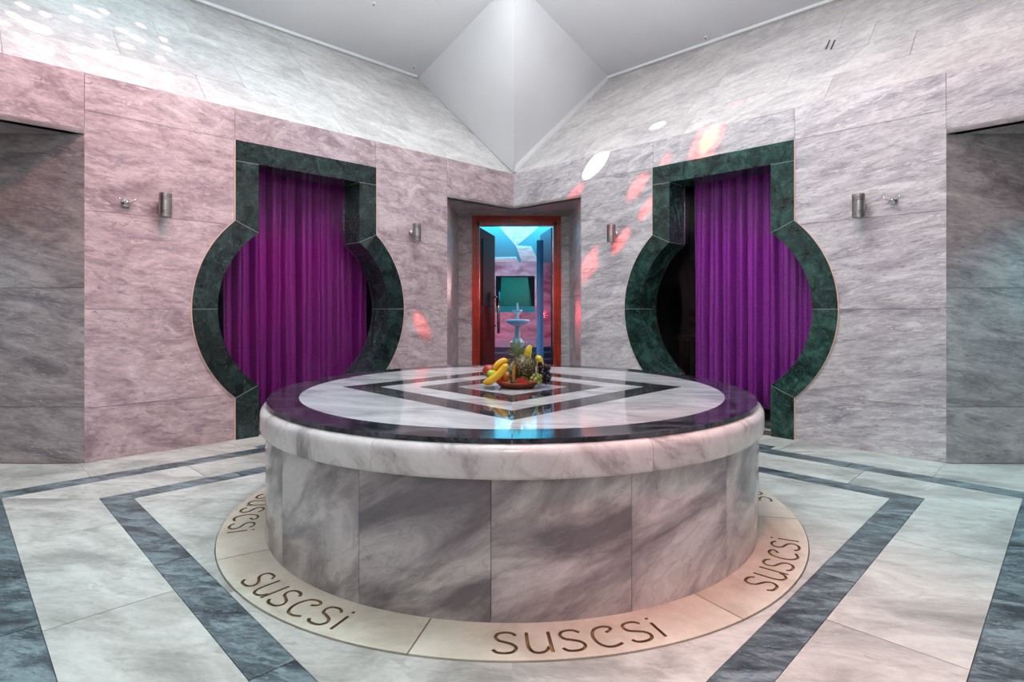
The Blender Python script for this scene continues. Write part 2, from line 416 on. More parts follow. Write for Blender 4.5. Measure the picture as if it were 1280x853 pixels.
# ------------------------------------------------------------------ lettered stone ring
def smooth_path(pts, n=5):
    out = []
    P = [pts[0]] + list(pts) + [pts[-1]]
    for i in range(1, len(P)-2):
        p0, p1, p2, p3 = [Vector(q) for q in P[i-1:i+3]]
        for t in range(n):
            u = t/n
            out.append(0.5*((2*p1)+(p2-p0)*u+(2*p0-5*p1+4*p2-p3)*u*u+(3*p1-p0-3*p2+p3)*u**3))
    out.append(Vector(P[-1])); return out
GL = {
 's': (0.66, [[(0.64,0.84),(0.5,0.97),(0.3,1.0),(0.1,0.93),(0.04,0.76),(0.13,0.6),(0.34,0.51),(0.54,0.41),(0.64,0.24),(0.55,0.06),(0.34,0.0),(0.12,0.03),(0.0,0.16)]]),
 'u': (0.66, [[(0.0,1.0),(0.0,0.65),(0.02,0.3),(0.12,0.07),(0.3,0.0),(0.5,0.08),(0.6,0.28)], [(0.66,1.0),(0.66,0.0)]]),
 'e': (0.74, [[(0.46,0.70),(0.60,0.76),(0.69,0.87),(0.6,0.97),(0.4,1.0),(0.16,0.9),(0.02,0.6),(0.05,0.28),(0.22,0.05),(0.46,0.0),(0.74,0.1)]]),
 'i': (0.06, [[(0.03,0.78),(0.03,0.0)], [(0.03,1.06),(0.03,0.96)]]),
}
def word_cutter(theta_c, rt, xh, z0, z1, sw=0.0052):
    bm = bmesh.new()
    total = sum(GL[c][0] for c in 'susesi') + 5*0.30
    x = -total/2
    def mp(u, v, z):
        th = theta_c + (u*xh)/rt; r = rt + (0.5-v)*xh
        return Vector((CX + r*math.sin(th), TY - r*math.cos(th), z))
    for c in 'susesi':
        wd, strokes = GL[c]
        for st in strokes:
            path = smooth_path(st, 4) if len(st) > 2 else [Vector(q) for q in st]
            n = len(path); L_, R_ = [], []
            for i, p in enumerate(path):
                t = (path[min(i+1,n-1)]-path[max(i-1,0)]).normalized(); nn = Vector((-t.y, t.x))*(sw/xh)
                L_.append(p+nn); R_.append(p-nn)
            rings = []
            for l, r in zip(L_, R_):
                rings.append([bm.verts.new(mp(x+l.x, l.y, z1)), bm.verts.new(mp(x+r.x, r.y, z1)), bm.verts.new(mp(x+r.x, r.y, z0)), bm.verts.new(mp(x+l.x, l.y, z0))])
            for a, b in zip(rings, rings[1:]):
                for k in range(4): bm.faces.new((a[k], a[(k+1)%4], b[(k+1)%4], b[k]))
            bm.faces.new(rings[0]); bm.faces.new(list(reversed(rings[-1])))
        x += wd + 0.30
    bmesh.ops.recalc_face_normals(bm, faces=bm.faces)
    me = bpy.data.meshes.new('cutter'); bm.to_mesh(me); bm.free()
    me.materials.append(M['ring']); me.materials.append(M['groove'])
    for p in me.polygons: p.material_index = 1
    o = bpy.data.objects.new('cutter', me); COL.objects.link(o); return o
RT = 0.004
for k in range(8):
    c0 = math.radians(-12.6 + 45*k); g = 0.0022
    def arc(r, a, b, n=22): return [(CX + r*math.sin(a+(b-a)*t/n), TY - r*math.cos(a+(b-a)*t/n)) for t in range(n+1)]
    po = arc(R_RING, c0+g/1.2, c0+math.radians(45)-g/1.2); pi_ = arc(R_BASE-0.03, c0+g, c0+math.radians(45)-g)
    loop = po + pi_[::-1]
    bm = bmesh.new(); add_prism(bm, [(x, y, RT) for x, y in loop], [(x, y, -0.02) for x, y in loop])
    bmesh.ops.recalc_face_normals(bm, faces=bm.faces)
    me = bpy.data.meshes.new('ring_stone'); bm.to_mesh(me); bm.free()
    me.materials.append(M['ring']); me.materials.append(M['groove'])
    tmp = bpy.data.objects.new('tmp', me); COL.objects.link(tmp)
    cut = word_cutter(c0 + math.radians(21.6), 1.213, 0.098, RT-0.009, 0.05)
    md = tmp.modifiers.new('b', 'BOOLEAN'); md.operation = 'DIFFERENCE'; md.object = cut; md.solver = 'EXACT'; md.use_self = True
    bpy.context.view_layer.update()
    dg = bpy.context.evaluated_depsgraph_get()
    me2 = bpy.data.meshes.new_from_object(tmp.evaluated_get(dg))
    bpy.data.objects.remove(tmp); bpy.data.objects.remove(cut)
    me2.name = 'ring_stone'
    link('lettered_ring_stone', me2, None, floor)

# ------------------------------------------------------------------ walls with keyhole openings
def wall_backing(name, F, label):
    """solid wall with the keyhole cut through, seen only in the joints and the reveal"""
    bm = bmesh.new()
    d0, d1 = -0.015, -0.27
    zs = sorted(set([0.0, KTI+0.01, HB] + [KZ + KRI*math.sin(math.radians(a)) for a in range(-53, 54, 6)] + [0.378, 1.482]))
    for z0, z1 in zip(zs, zs[1:]):
        if z1 > KTI + 0.0101:
            q = [(NS, z0), (WL-NS, z0), (WL-NS, z1), (NS, z1)]
            add_prism(bm, [F(s, d0, z) for s, z in q], [F(s, d1, z) for s, z in q]); continue
        zm0, zm1 = z0+1e-4, z1-1e-4
        a0, a1 = keyhole_half(zm0, KRI, KWI)+0.01, keyhole_half(zm1, KRI, KWI)+0.01
        q = [(NS, z0), (KC-a0, z0), (KC-a1, z1), (NS, z1)]
        add_prism(bm, [F(s, d0, z) for s, z in q], [F(s, d1, z) for s, z in q])
        q = [(KC+a0, z0), (WL-NS, z0), (WL-NS, z1), (KC+a1, z1)]
        add_prism(bm, [F(s, d0, z) for s, z in q], [F(s, d1, z) for s, z in q])
    # lintels over the corner niches
    for s0, s1 in ((0.0, NS), (WL-NS, WL)):
        q = [(s0, HL), (s1, HL), (s1, HB), (s0, HB)]
        add_prism(bm, [F(s, d0, z) for s, z in q], [F(s, -0.06, z) for s, z in q])
    o = bm_obj(name, bm, M['grout']); return tag(o, label, kind='structure')
def wall_tile(poly, F, mat, parent, name='wall_tile', d1=0.0):
    return prism(name, [F(s, d1, z) for s, z in poly], [F(s, -0.02, z) for s, z in poly], mat, parent)
G = 0.0013
def clad_wall(F, wall, mat):
    for z0, z1 in zip(ROWS[:-1], ROWS[1:-1]):
        zs = [z0+G + (z1-z0-2*G)*t/14 for t in range(15)]
        jt = random.uniform(-0.0006, 0.0006)
        left = [(NS, z0+G), (NS, z1-G)] + [(KC-keyhole_half(z, KRO, KWO)-0.002, z) for z in reversed(zs)]
        right = [(WL-NS, z0+G), (WL-NS, z1-G)] + [(KC+keyhole_half(z, KRO, KWO)+0.002, z) for z in reversed(zs)]
        wall_tile(left, F, mat, wall); wall_tile(right, F, mat, wall, d1=0.0005)
    z0, z1 = ROWS[-2]+G, ROWS[-1]
    for s0, s1 in ((NS, KC-KWO), (KC-KWO, KC+KWO), (KC+KWO, WL-NS)):
        wall_tile([(s0+G, z0), (s1-G, z0), (s1-G, z1), (s0+G, z1)], F, mat, wall)
    for s0, s1, e0, e1 in ((0.0, NS-G, 0.01, 0), (WL-NS+G, WL, 0, 0.01)):
        o = wall_tile([(s0, HL+0.022), (s1, HL+0.022), (s1, HB), (s0, HB)], F, mat, wall, 'lintel_tile')
        wall_tile([(s0, HL), (s1, HL), (s1, HL+0.019), (s0, HL+0.019)], F, mat, wall, 'lintel_edge')
wall_l = wall_backing('wall_back_left', WLF, 'rosy marble wall with a keyhole doorway')
wall_r = wall_backing('wall_back_right', WRF, 'pale grey marble wall with a keyhole doorway')
clad_wall(WLF, wall_l, M['wall_l']); clad_wall(WRF, wall_r, M['wall_r'])
# plain walls behind the camera
for nm, F in (('wall_front_left', WFL), ('wall_front_right', WFR)):
    bm = bmesh.new()
    q = [(0, 0), (WL-NS, 0), (WL-NS, HL), (WL, HL), (WL, HB), (0, HB)]
    add_prism(bm, [F(s, 0, z) for s, z in q], [F(s, -0.1, z) for s, z in q])
    tag(bm_obj(nm, bm, M['wall_r']), 'grey marble wall closing the room', kind='structure')

# ------------------------------------------------------------------ keyhole door surrounds
def keyhole_frame(name, F, label, gm):
    root = empty(name, F(KC, 0, 0)); tag(root, label, kind='structure')
    dp, db = 0.012, -0.25
    def piece(nm, outer, inner):
        loop = outer + inner[::-1]
        o = prism(nm, [F(KC+s, dp, z) for s, z in loop], [F(KC+s, db, z) for s, z in loop], gm, root)
        return o
    g = 0.001
    piece('lintel', [(-KWO, KTO), (KWO, KTO)], [(-KWO, KTI+g), (KWO, KTI+g)])
    zo, zi = KZ + math.sqrt(KRO**2-KWO**2), KZ + math.sqrt(KRI**2-KWI**2)
    zo2, zi2 = 2*KZ - zo, 2*KZ - zi
    ao, ai = math.asin((zo-KZ)/KRO), math.asin((zi-KZ)/KRI)
    for sg in (-1, 1):
        piece('upper_jamb', [(sg*KWO, KTI-g), (sg*KWO, zo+g)], [(sg*KWI, KTI-g), (sg*KWI, zi+g)])
        piece('lower_jamb', [(sg*KWO, zo2-g), (sg*KWO, 0)], [(sg*KWI, zi2-g), (sg*KWI, 0)])
        for h in (1, -1):
            n = 14; j = 0.0015*h
            outer = [(sg*KRO*math.cos(ao*t/n), KZ + h*KRO*math.sin(ao*t/n) + (j if t == 0 else (-j if t == n else 0))) for t in range(n+1)]
            inner = [(sg*KRI*math.cos(ai*t/n), KZ + h*KRI*math.sin(ai*t/n) + (j if t == 0 else (-j if t == n else 0))) for t in range(n+1)]
            piece('arc_stone', outer, inner)
    # pale grout in the joints between the stones
    for sg in (-1, 1):
        for (a, b) in (((KWI, zi), (KWO, zo)), ((KWI, zi2), (KWO, zo2)), ((KRI, KZ), (KRO, KZ)), ((KWI, KTI), (KWO, KTI))):
            A, B = Vector((sg*a[0], a[1])), Vector((sg*b[0], b[1])); t = (B-A).normalized(); nn = Vector((-t.y, t.x))*0.0017
            loop = [A-nn, B-nn, B+nn, A+nn]
            prism('grout_joint', [F(KC+q.x, 0.0123, q.y) for q in loop], [F(KC+q.x, -0.2, q.y) for q in loop], M['joint'], root)
    # pale sealant bead round the outside
    for sg in (-1, 1):
        pts = [(sg*KWO, 0), (sg*KWO, zo2)] + [(sg*KRO*math.cos(a), KZ+KRO*math.sin(a)) for a in [(-ao + 2*ao*t/26) for t in range(27)]] + [(sg*KWO, zo), (sg*KWO, KTO)]
        bm = bmesh.new()
        out = [(s+sg*0.007, z) for s, z in pts]
        loop = pts + out[::-1]
        add_prism(bm, [F(KC+s, 0.009, z) for s, z in loop], [F(KC+s, -0.012, z) for s, z in loop])
        bm_obj('sealant_bead', bm, M['seal'], root)
    # glass pane set in the reveal
    n = 20
    side = [(KWI-0.002, 0.02), (KWI-0.002, zi2)] + [((KRI-0.002)*math.cos(a), KZ+(KRI-0.002)*math.sin(a)) for a in [(-ai+2*ai*t/n) for t in range(n+1)]] + [(KWI-0.002, zi), (KWI-0.002, KTI-0.002)]
    loop = side + [(-s, z) for s, z in reversed(side)]
    prism('glass_pane', [F(KC+s, -0.235, z) for s, z in loop], [F(KC+s, -0.245, z) for s, z in loop], M['glass'], root)
    return root
keyhole_frame('door_2', WLF, 'dark green marble keyhole doorway in the rosy wall, plum curtain inside', M['green'])
keyhole_frame('door_3', WRF, 'dark green marble keyhole doorway in the grey wall, violet curtain inside', M['green_r'])

def curtain(F, s0, s1, mat, label, seed, zb=0.13, d=-0.40):
    rnd = random.Random(seed)
    bm = bmesh.new(); ns, nz = 420, 10
    ph = [rnd.uniform(0, 6.28) for _ in range(6)]
    cols = []
    wid = s1-s0
    for i in range(ns+1):
        u = i/ns; s = s0 + wid*u; col = []
        w1 = u*8.3 + 0.30*math.sin(u*7+ph[0]) + ph[1]; w2 = u*17.5 + 0.35*math.sin(u*11+ph[2])
        f1 = w1-math.floor(w1); f2 = w2-math.floor(w2)
        dep = 0.75+0.25*math.sin(math.floor(w1)*2.3+ph[4])
        base = -1.25*dep*math.exp(-((f1-0.5)/0.13)**2) - 0.42*math.exp(-((f2-0.5)/0.16)**2) + 0.16*math.sin(f1*2*math.pi) + 0.5
        for j in range(nz+1):
            v = j/nz
            a = 0.072*(1-0.2*v)
            off = base*a + 0.006*math.sin(u*20+v*3+ph[4])
            col.append(bm.verts.new(F(s + 0.004*math.sin(v*4+u*30), d+off, zb + (2.24-zb)*v)))
        cols.append(col)
    for a, b in zip(cols, cols[1:]):
        for j in range(nz): bm.faces.new((a[j], b[j], b[j+1], a[j+1]))
    o = bm_obj('curtain', bm, mat, smooth=True)
    sd = o.modifiers.new('thick', 'SOLIDIFY'); sd.thickness = 0.003
    return tag(o, label, 'curtain', 'glitter curtains in the keyhole doorways')
curtain(WLF, 1.53, 2.77, M['curtain_l'], 'plum glitter curtain hanging in the keyhole doorway of the rosy wall', 3)
curtain(WRF, 1.83, 2.92, M['curtain_r'], 'violet glitter curtain hanging in the keyhole doorway of the grey wall', 5)

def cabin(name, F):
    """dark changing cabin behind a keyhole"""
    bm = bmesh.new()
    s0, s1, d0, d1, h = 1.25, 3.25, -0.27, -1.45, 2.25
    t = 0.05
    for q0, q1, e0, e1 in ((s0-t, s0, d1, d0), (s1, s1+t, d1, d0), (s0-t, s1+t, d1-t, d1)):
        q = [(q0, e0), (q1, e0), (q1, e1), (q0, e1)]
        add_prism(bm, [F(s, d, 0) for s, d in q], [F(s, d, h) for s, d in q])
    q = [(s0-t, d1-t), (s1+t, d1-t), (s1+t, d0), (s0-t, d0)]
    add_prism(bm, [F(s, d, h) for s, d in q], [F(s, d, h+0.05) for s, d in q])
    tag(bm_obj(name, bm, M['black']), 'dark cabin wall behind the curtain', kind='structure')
    q = [(s0, d1), (s1, d1), (s1, d0+0.04), (s0, d0+0.04)]
    prism('cabin_floor_slab', [F(s, d, -0.002) for s, d in q], [F(s, d, -0.011) for s, d in q], M['floor_w'], floor)
cabin('wall_cabin_left', WLF); cabin('wall_cabin_right', WRF)
# slatted bench in the right cabin
b0 = WRF(1.7, -1.2, 0)
bench = empty('cabin_bench', b0); tag(bench, 'dark slatted bench inside the cabin behind the violet curtain', 'bench')
for i in range(4):
    q = [(1.27, -1.40+0.09*i), (2.6, -1.40+0.09*i), (2.6, -1.33+0.09*i), (1.27, -1.33+0.09*i)]
    prism('seat_slat', [WRF(s, d, 0.62) for s, d in q], [WRF(s, d, 0.65) for s, d in q], M['wood_k'], bench)
for s in (1.35, 2.5):
    for d in (-1.38, -1.09):
        q = [(s, d), (s+0.05, d), (s+0.05, d+0.05), (s, d+0.05)]
        prism('leg', [WRF(a, b, -0.002) for a, b in q], [WRF(a, b, 0.62) for a, b in q], M['wood_k'], bench)
for z in (0.72, 0.84):
    q = [(1.27, -1.43), (2.6, -1.43), (2.6, -1.41), (1.27, -1.41)]
    prism('back_slat', [WRF(s, d, z) for s, d in q], [WRF(s, d, z+0.07) for s, d in q], M['wood_k'], bench)

# ------------------------------------------------------------------ corner niches
NX = NS*S2                    # half width of a niche opening in plan
ND = 6.53                     # back of the door niche
def slab(name, pts, off, mat, parent=None):
    off = Vector(off)
    return prism(name, [Vector(p) for p in pts], [Vector(p)+off for p in pts], mat, parent)
# side niches
for sg, nm in ((-1, 'wall_niche_left'), (1, 'wall_niche_right')):
    X0 = RX + sg*(HD-NX); X1 = RX + sg*(HD+0.49)
    Y0, Y1 = TY-NX, TY+NX
    bm = bmesh.new()
    add_box(bm, min(X0, X1+sg*0.1), max(X0, X1+sg*0.1), Y1+0.018, Y1+0.12, 0, HL+0.1)
    add_box(bm, min(X0, X1+sg*0.1), max(X0, X1+sg*0.1), Y0-0.12, Y0, 0, HL+0.1)
    add_box(bm, min(X1, X1+sg*0.1), max(X1, X1+sg*0.1), Y0-0.12, Y1+0.12, 0, HL+0.1)
    wn = bm_obj(nm, bm, M['grout']); tag(wn, 'grey marble side wall of a corner niche', kind='structure')
    zz = [0, 0.34, 1.06, HL]
    for z0, z1 in zip(zz, zz[1:]):
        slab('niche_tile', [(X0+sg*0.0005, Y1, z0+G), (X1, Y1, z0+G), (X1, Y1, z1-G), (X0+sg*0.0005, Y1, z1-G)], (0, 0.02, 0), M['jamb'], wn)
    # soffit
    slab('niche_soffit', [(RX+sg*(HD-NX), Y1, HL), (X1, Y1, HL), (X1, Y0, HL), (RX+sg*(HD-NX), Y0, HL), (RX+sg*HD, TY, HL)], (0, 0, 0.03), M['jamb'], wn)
# back niche with the door
wn = bpy.data.meshes.new('n')
bm = bmesh.new()
for sg in (-1, 1):
    add_box(bm, RX+sg*(NX+0.02) if sg > 0 else RX-NX-0.12, RX+NX+0.12 if sg > 0 else RX-NX-0.02, ZC-NX+0.02, ND+0.1, 0, HL+0.1)
door_cx = 0.052; DW = 0.507; DT = 2.0
add_box(bm, RX-NX-0.1, door_cx-DW, ND+0.018, ND+0.12, 0, HL+0.1)
add_box(bm, door_cx+DW, RX+NX+0.1, ND+0.018, ND+0.12, 0, HL+0.1)
wn = bm_obj('wall_niche_back', bm, M['grout']); tag(wn, 'marble jambs of the corner niche round the glass door', kind='structure')
for sg in (-1, 1):
    X = RX+sg*NX
    mt = M['wall_l'] if sg < 0 else M['wall_r']
    for z0, z1 in ((0, 1.06), (1.06, HL)):
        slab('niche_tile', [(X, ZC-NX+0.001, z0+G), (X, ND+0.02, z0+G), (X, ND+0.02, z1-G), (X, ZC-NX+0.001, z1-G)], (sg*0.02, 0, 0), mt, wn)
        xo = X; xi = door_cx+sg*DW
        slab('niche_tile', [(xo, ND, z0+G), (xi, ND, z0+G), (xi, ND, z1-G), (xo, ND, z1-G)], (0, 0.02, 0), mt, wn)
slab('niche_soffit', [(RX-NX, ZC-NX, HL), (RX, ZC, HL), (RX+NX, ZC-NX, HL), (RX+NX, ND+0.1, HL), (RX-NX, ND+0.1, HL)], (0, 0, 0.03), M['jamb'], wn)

# ------------------------------------------------------------------ splayed marble band above the walls
CA = 2*0.9185                 # the cornice square is this much larger in L1
P1X = 1.1375
band_rows = [0.0, 0.2, 0.4, 0.6, 0.8, 1.0]
def band(F, name, mat, label, tiled=True):
    """in band coordinates: s along the wall, t = 0..1 up the 45 degree slope"""
    def B(s, t, off=0.0):
        # off along the inward/up normal of the slope
        return F(s, -BA*t + off*S2, HB + BA*t + off*S2)
    # s position of the corner cut at the top: the cornice corner lies at s=0 shifted by -BA*tan(0)
    e = P1X/S2 - BA           # s of P1 measured in the wall frame
    full = [(0.0, 0.0), (WL, 0.0), (WL-e, 1.0), (e, 1.0)]
    # back slab
    bm = bmesh.new()
    add_prism(bm, [B(s, t, -0.012) for s, t in full], [B(s, t, -0.08) for s, t in full])
    o = bm_obj(name, bm, M['grout'] if tiled else mat); tag(o, label, kind='structure')
    if tiled:
        shift = [0.15, 0.55, 0.3, 0.72, 0.1]
        for r in range(5):
            t0, t1 = band_rows[r], band_rows[r+1]
            wdt = [1.05, 0.8, 1.15, 0.9, 1.2][r]
            s = -shift[r]
            while s < WL+0.2:
                a, b = s, s+wdt
                g = 0.0012
                q = [(a+g, t0+g/2), (b-g, t0+g/2), (b-g, t1-g/2), (a+g, t1-g/2)]
                # clip by the slanted ends
                q = clip(q, -1.0, e, -g)
                q = clip(q, 1.0, e, WL-g)
                if len(q) >= 3 and abs(area(q)) > 0.002:
                    prism('band_tile', [B(x, y, 0.0) for x, y in q], [B(x, y, -0.014) for x, y in q], mat, o)
                s = b
    return o, B, e
bl, BL, EB = band(WLF, 'wall_splay_left', M['band'], 'sloping marble band above the rosy wall')
br, BR, _ = band(WRF, 'wall_splay_right', M['band_r'], 'sloping marble band above the grey wall')
band(WFL, 'wall_splay_front_left', M['band_r'], 'sloping marble band behind the viewer', False)
band(WFR, 'wall_splay_front_right', M['band_r'], 'sloping marble band behind the viewer', False)

# ------------------------------------------------------------------ folded white ceiling
RA, ZA = 2.5, 4.01
bm = bmesh.new()
cen = Vector((RX, TY, 0))
def rotk(p, k):
    v = Vector((p[0]-RX, p[1]-TY, 0)); a = math.pi/2*k
    return Vector((RX + v.x*math.cos(a)-v.y*math.sin(a), TY + v.x*math.sin(a)+v.y*math.cos(a), p[2]))
P0 = (RX, ZC-0.004, HB+0.004)
P1L, P1R = BL(EB, 1.0), BR(EB, 1.0)
A0 = (RX, TY+RA, ZA)
top = (RX, TY, 5.5)
for k in range(4):
    p0, l, r, a = rotk(P0, k), rotk(P1L, k), rotk(P1R, k), rotk(A0, k)
    a2 = rotk(A0, k+1); r2 = rotk(P1R, k+1)
    for f in ((p0, l, a), (p0, a, r), (l, r2, a2, a), (a, a2, top)):
        bm.faces.new([bm.verts.new(v) for v in f])
me = bpy.data.meshes.new('ceiling'); bm.to_mesh(me); bm.free()
ceiling = link('ceiling', me, M['plaster'])
tag(ceiling, 'folded white plaster ceiling', kind='structure')
# keep the normals pointing into the room, thickness outwards
# cornice mouldings along the top of the marble
def trim(name, pts, n_in):
    bm = bmesh.new()
    prof = [(0, -0.02), (0.06, -0.02), (0.07, 0.0), (0.045, 0.018), (0.05, 0.045), (0.025, 0.075), (0, 0.075)]
    rings = []
    for p in pts:
        rings.append([bm.verts.new(Vector(p) + n_in*x + Vector((0, 0, z))) for x, z in prof])
    for a, b in zip(rings, rings[1:]):
        for i in range(len(prof)):
            j = (i+1) % len(prof); bm.faces.new((a[i], a[j], b[j], b[i]))
    bm.faces.new(rings[0]); bm.faces.new(list(reversed(rings[-1])))
    return tag(bm_obj(name, bm, M['cornice']), 'white plaster cornice moulding', kind='structure')
nl, nr = Vector((S2, -S2, 0)), Vector((-S2, -S2, 0))
trim('trim_1', [BL(WL-EB, 1.0), BL(EB+0.05, 1.0)], nl)
trim('trim_2', [BR(WL-EB, 1.0), BR(EB+0.01, 1.0), BR(0.03, 0.03)], nr)

# ------------------------------------------------------------------ round marble platform
plat = empty('marble_platform', (CX, TY, 0))
tag(plat, 'round marble platform with dark inlaid diamonds on its top', 'platform')
def wedge(name, r0, r1, a0, a1, z0, z1, mat, n=10):
    po = [(CX+r1*math.sin(a0+(a1-a0)*t/n), TY-r1*math.cos(a0+(a1-a0)*t/n)) for t in range(n+1)]
    pi_ = [(CX+r0*math.sin(a0+(a1-a0)*t/n), TY-r0*math.cos(a0+(a1-a0)*t/n)) for t in range(n+1)]
    loop = po + pi_[::-1]
    return prism(name, [(x, y, z1) for x, y in loop], [(x, y, z0) for x, y in loop], mat, plat)
for k in range(16):
    a0 = math.radians(-3.2+22.5*k)
    wedge('side_panel', R_BASE-0.03, R_BASE, a0+0.0008, a0+math.radians(22.5)-0.0008, RT, 0.432, M['base'])
bm = bmesh.new()
add_lathe(bm, [(0, RT), (R_BASE-0.034, RT), (R_BASE-0.034, 0.534), (0, 0.534)], (CX, TY, 0), 96)
bm_obj('core', bm, M['grout_d'], plat)
# bullnose rim stones
RM = 1.1357
prof = [(1.06, 0.430), (RM-0.012, 0.430), (RM-0.003, 0.434), (RM, 0.444), (RM, 0.500)]
prof += [(RM-0.036+0.036*math.cos(math.radians(a)), 0.500+0.034*math.sin(math.radians(a))) for a in (18, 36, 54, 72, 90)] + [(1.06, 0.534)]
for k in range(8):
    a0 = math.radians(-22.5+45*k)+0.0007; a1 = math.radians(22.5+45*k)-0.0007; n = 14
    bm = bmesh.new(); rings = []
    for t in range(n+1):
        a = a0+(a1-a0)*t/n
        rings.append([bm.verts.new((CX+r*math.sin(a), TY-r*math.cos(a), z)) for r, z in prof])
    for A, B in zip(rings, rings[1:]):
        for i in range(len(prof)):
            j = (i+1) % len(prof); bm.faces.new((A[i], A[j], B[j], B[i]))
    bm.faces.new(rings[0]); bm.faces.new(list(reversed(rings[-1])))
    o = bm_obj('rim_stone', bm, M['rim'], plat)
    for p in o.data.polygons: p.use_smooth = len(p.vertices) == 4
    o.data.set_sharp_from_angle(angle=math.radians(50))
TZ = 0.55; TB = 0.5345
RK, RW = 1.1107, 0.982
for k in range(8):
    a0 = math.radians(45*k)
    wedge('dark_border_stone', RW+0.0008, RK, a0+0.0008, a0+math.radians(45)-0.0008, TB, TZ, M['top_k'])
DI = [0.835, 0.648, 0.457, 0.271]
def top_piece(name, poly, mat):
    return prism(name, [(CX+x, TY+y, TZ) for x, y in poly], [(CX+x, TY+y, TB) for x, y in poly], mat, plat)
for k in range(4):
    a = math.pi/2*k; b = a+math.pi/2
    ca, cb = Vector((math.cos(a), math.sin(a))), Vector((math.cos(b), math.sin(b)))
    g = 0.0006
    arc = [(RW*math.cos(a+(b-a)*t/18), RW*math.sin(a+(b-a)*t/18)) for t in range(19)]
    top_piece('white_segment', arc + [tuple(cb*(DI[0]+g)), tuple(ca*(DI[0]+g))], M['top_w'])
    for (l1, l0, mt, nm) in ((DI[0], DI[1], 'top_d', 'dark_diamond_strip'), (DI[1], DI[2], 'top_w', 'white_diamond_strip'), (DI[2], DI[3], 'top_d', 'dark_diamond_strip')):
        top_piece(nm, [tuple(ca*(l0+g)), tuple(ca*(l1-g)), tuple(cb*(l1-g)), tuple(cb*(l0+g))], M[mt])
top_piece('white_centre_square', [(DI[3]-0.0006, 0), (0, DI[3]-0.0006), (-DI[3]+0.0006, 0), (0, -DI[3]+0.0006)], M['top_w'])

# ------------------------------------------------------------------ wall lamps and robe hooks
def solve_s(F, xpx, d):
    t = (xpx-640)/711.1
    lo, hi = 0.3, 4.0
    sg = 1 if t > 0 else -1
    for _ in range(60):
        m = (lo+hi)/2; p = F(m, d, 0)
        if abs(p.x/p.y) < abs(t) or p.x*sg < 0: lo = m
        else: hi = m
    return (lo+hi)/2
def wall_lamp(F, xpx, zc, label):
    off = 0.075
    s = solve_s(F, xpx, off)
    c = F(s, off, zc); wp = F(s, 0.0, zc)
    root = empty('wall_lamp', F(s, 0, zc)); tag(root, label, 'lamp', 'cylinder wall lamps')
    r, h = 0.0375, 0.152
    bm = bmesh.new(); pr = [(0, -h/2+0.004), (r-0.006, -h/2+0.004), (r-0.004, -h/2), (r, -h/2), ]
    for zg in (-0.055, -0.045, -0.035, 0.035, 0.045, 0.055):
        pr += [(r, zg-0.002), (r-0.003, zg), (r, zg+0.002)]
    pr += [(r, h/2), (r-0.004, h/2), (r-0.006, h/2-0.004), (0, h/2-0.004)]
    add_lathe(bm, pr, c, 28)
    bd = bm_obj('body', bm, M['steel'], root, True); bd.data.set_sharp_from_angle(angle=math.radians(40))
    for zz in (-1, 1):
        bm = bmesh.new(); add_lathe(bm, [(0, 0), (r-0.008, 0), (r-0.008, 0.003), (0, 0.003)], c+Vector((0, 0, zz*(h/2-0.0025)-0.0015)), 20)
        bm_obj('lens', bm, M['lens'], bd)
    nrm = (c-wp).normalized()
    q = Vector((0, 0, 1)).rotation_difference(nrm).to_matrix()
    bm = bmesh.new(); add_lathe(bm, [(0, 0), (0.032, 0), (0.032, 0.008), (0.024, 0.016), (0.014, 0.02), (0.014, off-r+0.006), (0, off-r+0.006)], wp, 20, q)
    bm_obj('wall_mount', bm, M['steel'], root, True)
    return root
wall_lamp(WLF, 207, 1.603, 'ribbed steel cylinder lamp beside the robe hook on the rosy wall')
wall_lamp(WLF, 521, 1.613, 'ribbed steel cylinder lamp on the rosy wall between keyhole and glass door')
wall_lamp(WRF, 764, 1.605, 'ribbed steel cylinder lamp on the grey wall between keyhole and glass door')
wall_lamp(WRF, 1073, 1.603, 'ribbed steel cylinder lamp beside the robe hook on the grey wall')
def robe_hook(F, xpx, zc, label):
    s = solve_s(F, xpx, 0.02)
    root = empty('robe_hook', F(s, 0, zc)); tag(root, label, 'hook', 'chrome robe hooks')
    wp = F(s, 0, zc); nrm = (F(s, 1, zc)-wp).normalized()
    q = Vector((0, 0, 1)).rotation_difference(nrm).to_matrix()
    bm = bmesh.new(); add_lathe(bm, [(0, 0), (0.028, 0), (0.028, 0.006), (0.022, 0.014), (0.012, 0.02), (0.009, 0.034), (0.011, 0.04), (0, 0.044)], wp, 20, q)
    bm_obj('rosette', bm, M['chrome'], root, True)
    for sg in (-1, 1):
        bm = bmesh.new()
        add_tube(bm, [F(s, 0.03, zc), F(s+sg*0.018, 0.036, zc+0.002), F(s+sg*0.036, 0.042, zc+0.010), F(s+sg*0.046, 0.046, zc+0.024)], [0.006, 0.0055, 0.005, 0.006], 8)
        bm_obj('prong', bm, M['chrome'], root, True)
robe_hook(WLF, 158, 1.600, 'double chrome robe hook on the rosy wall')
robe_hook(WRF, 1116, 1.622, 'double chrome robe hook on the grey wall')

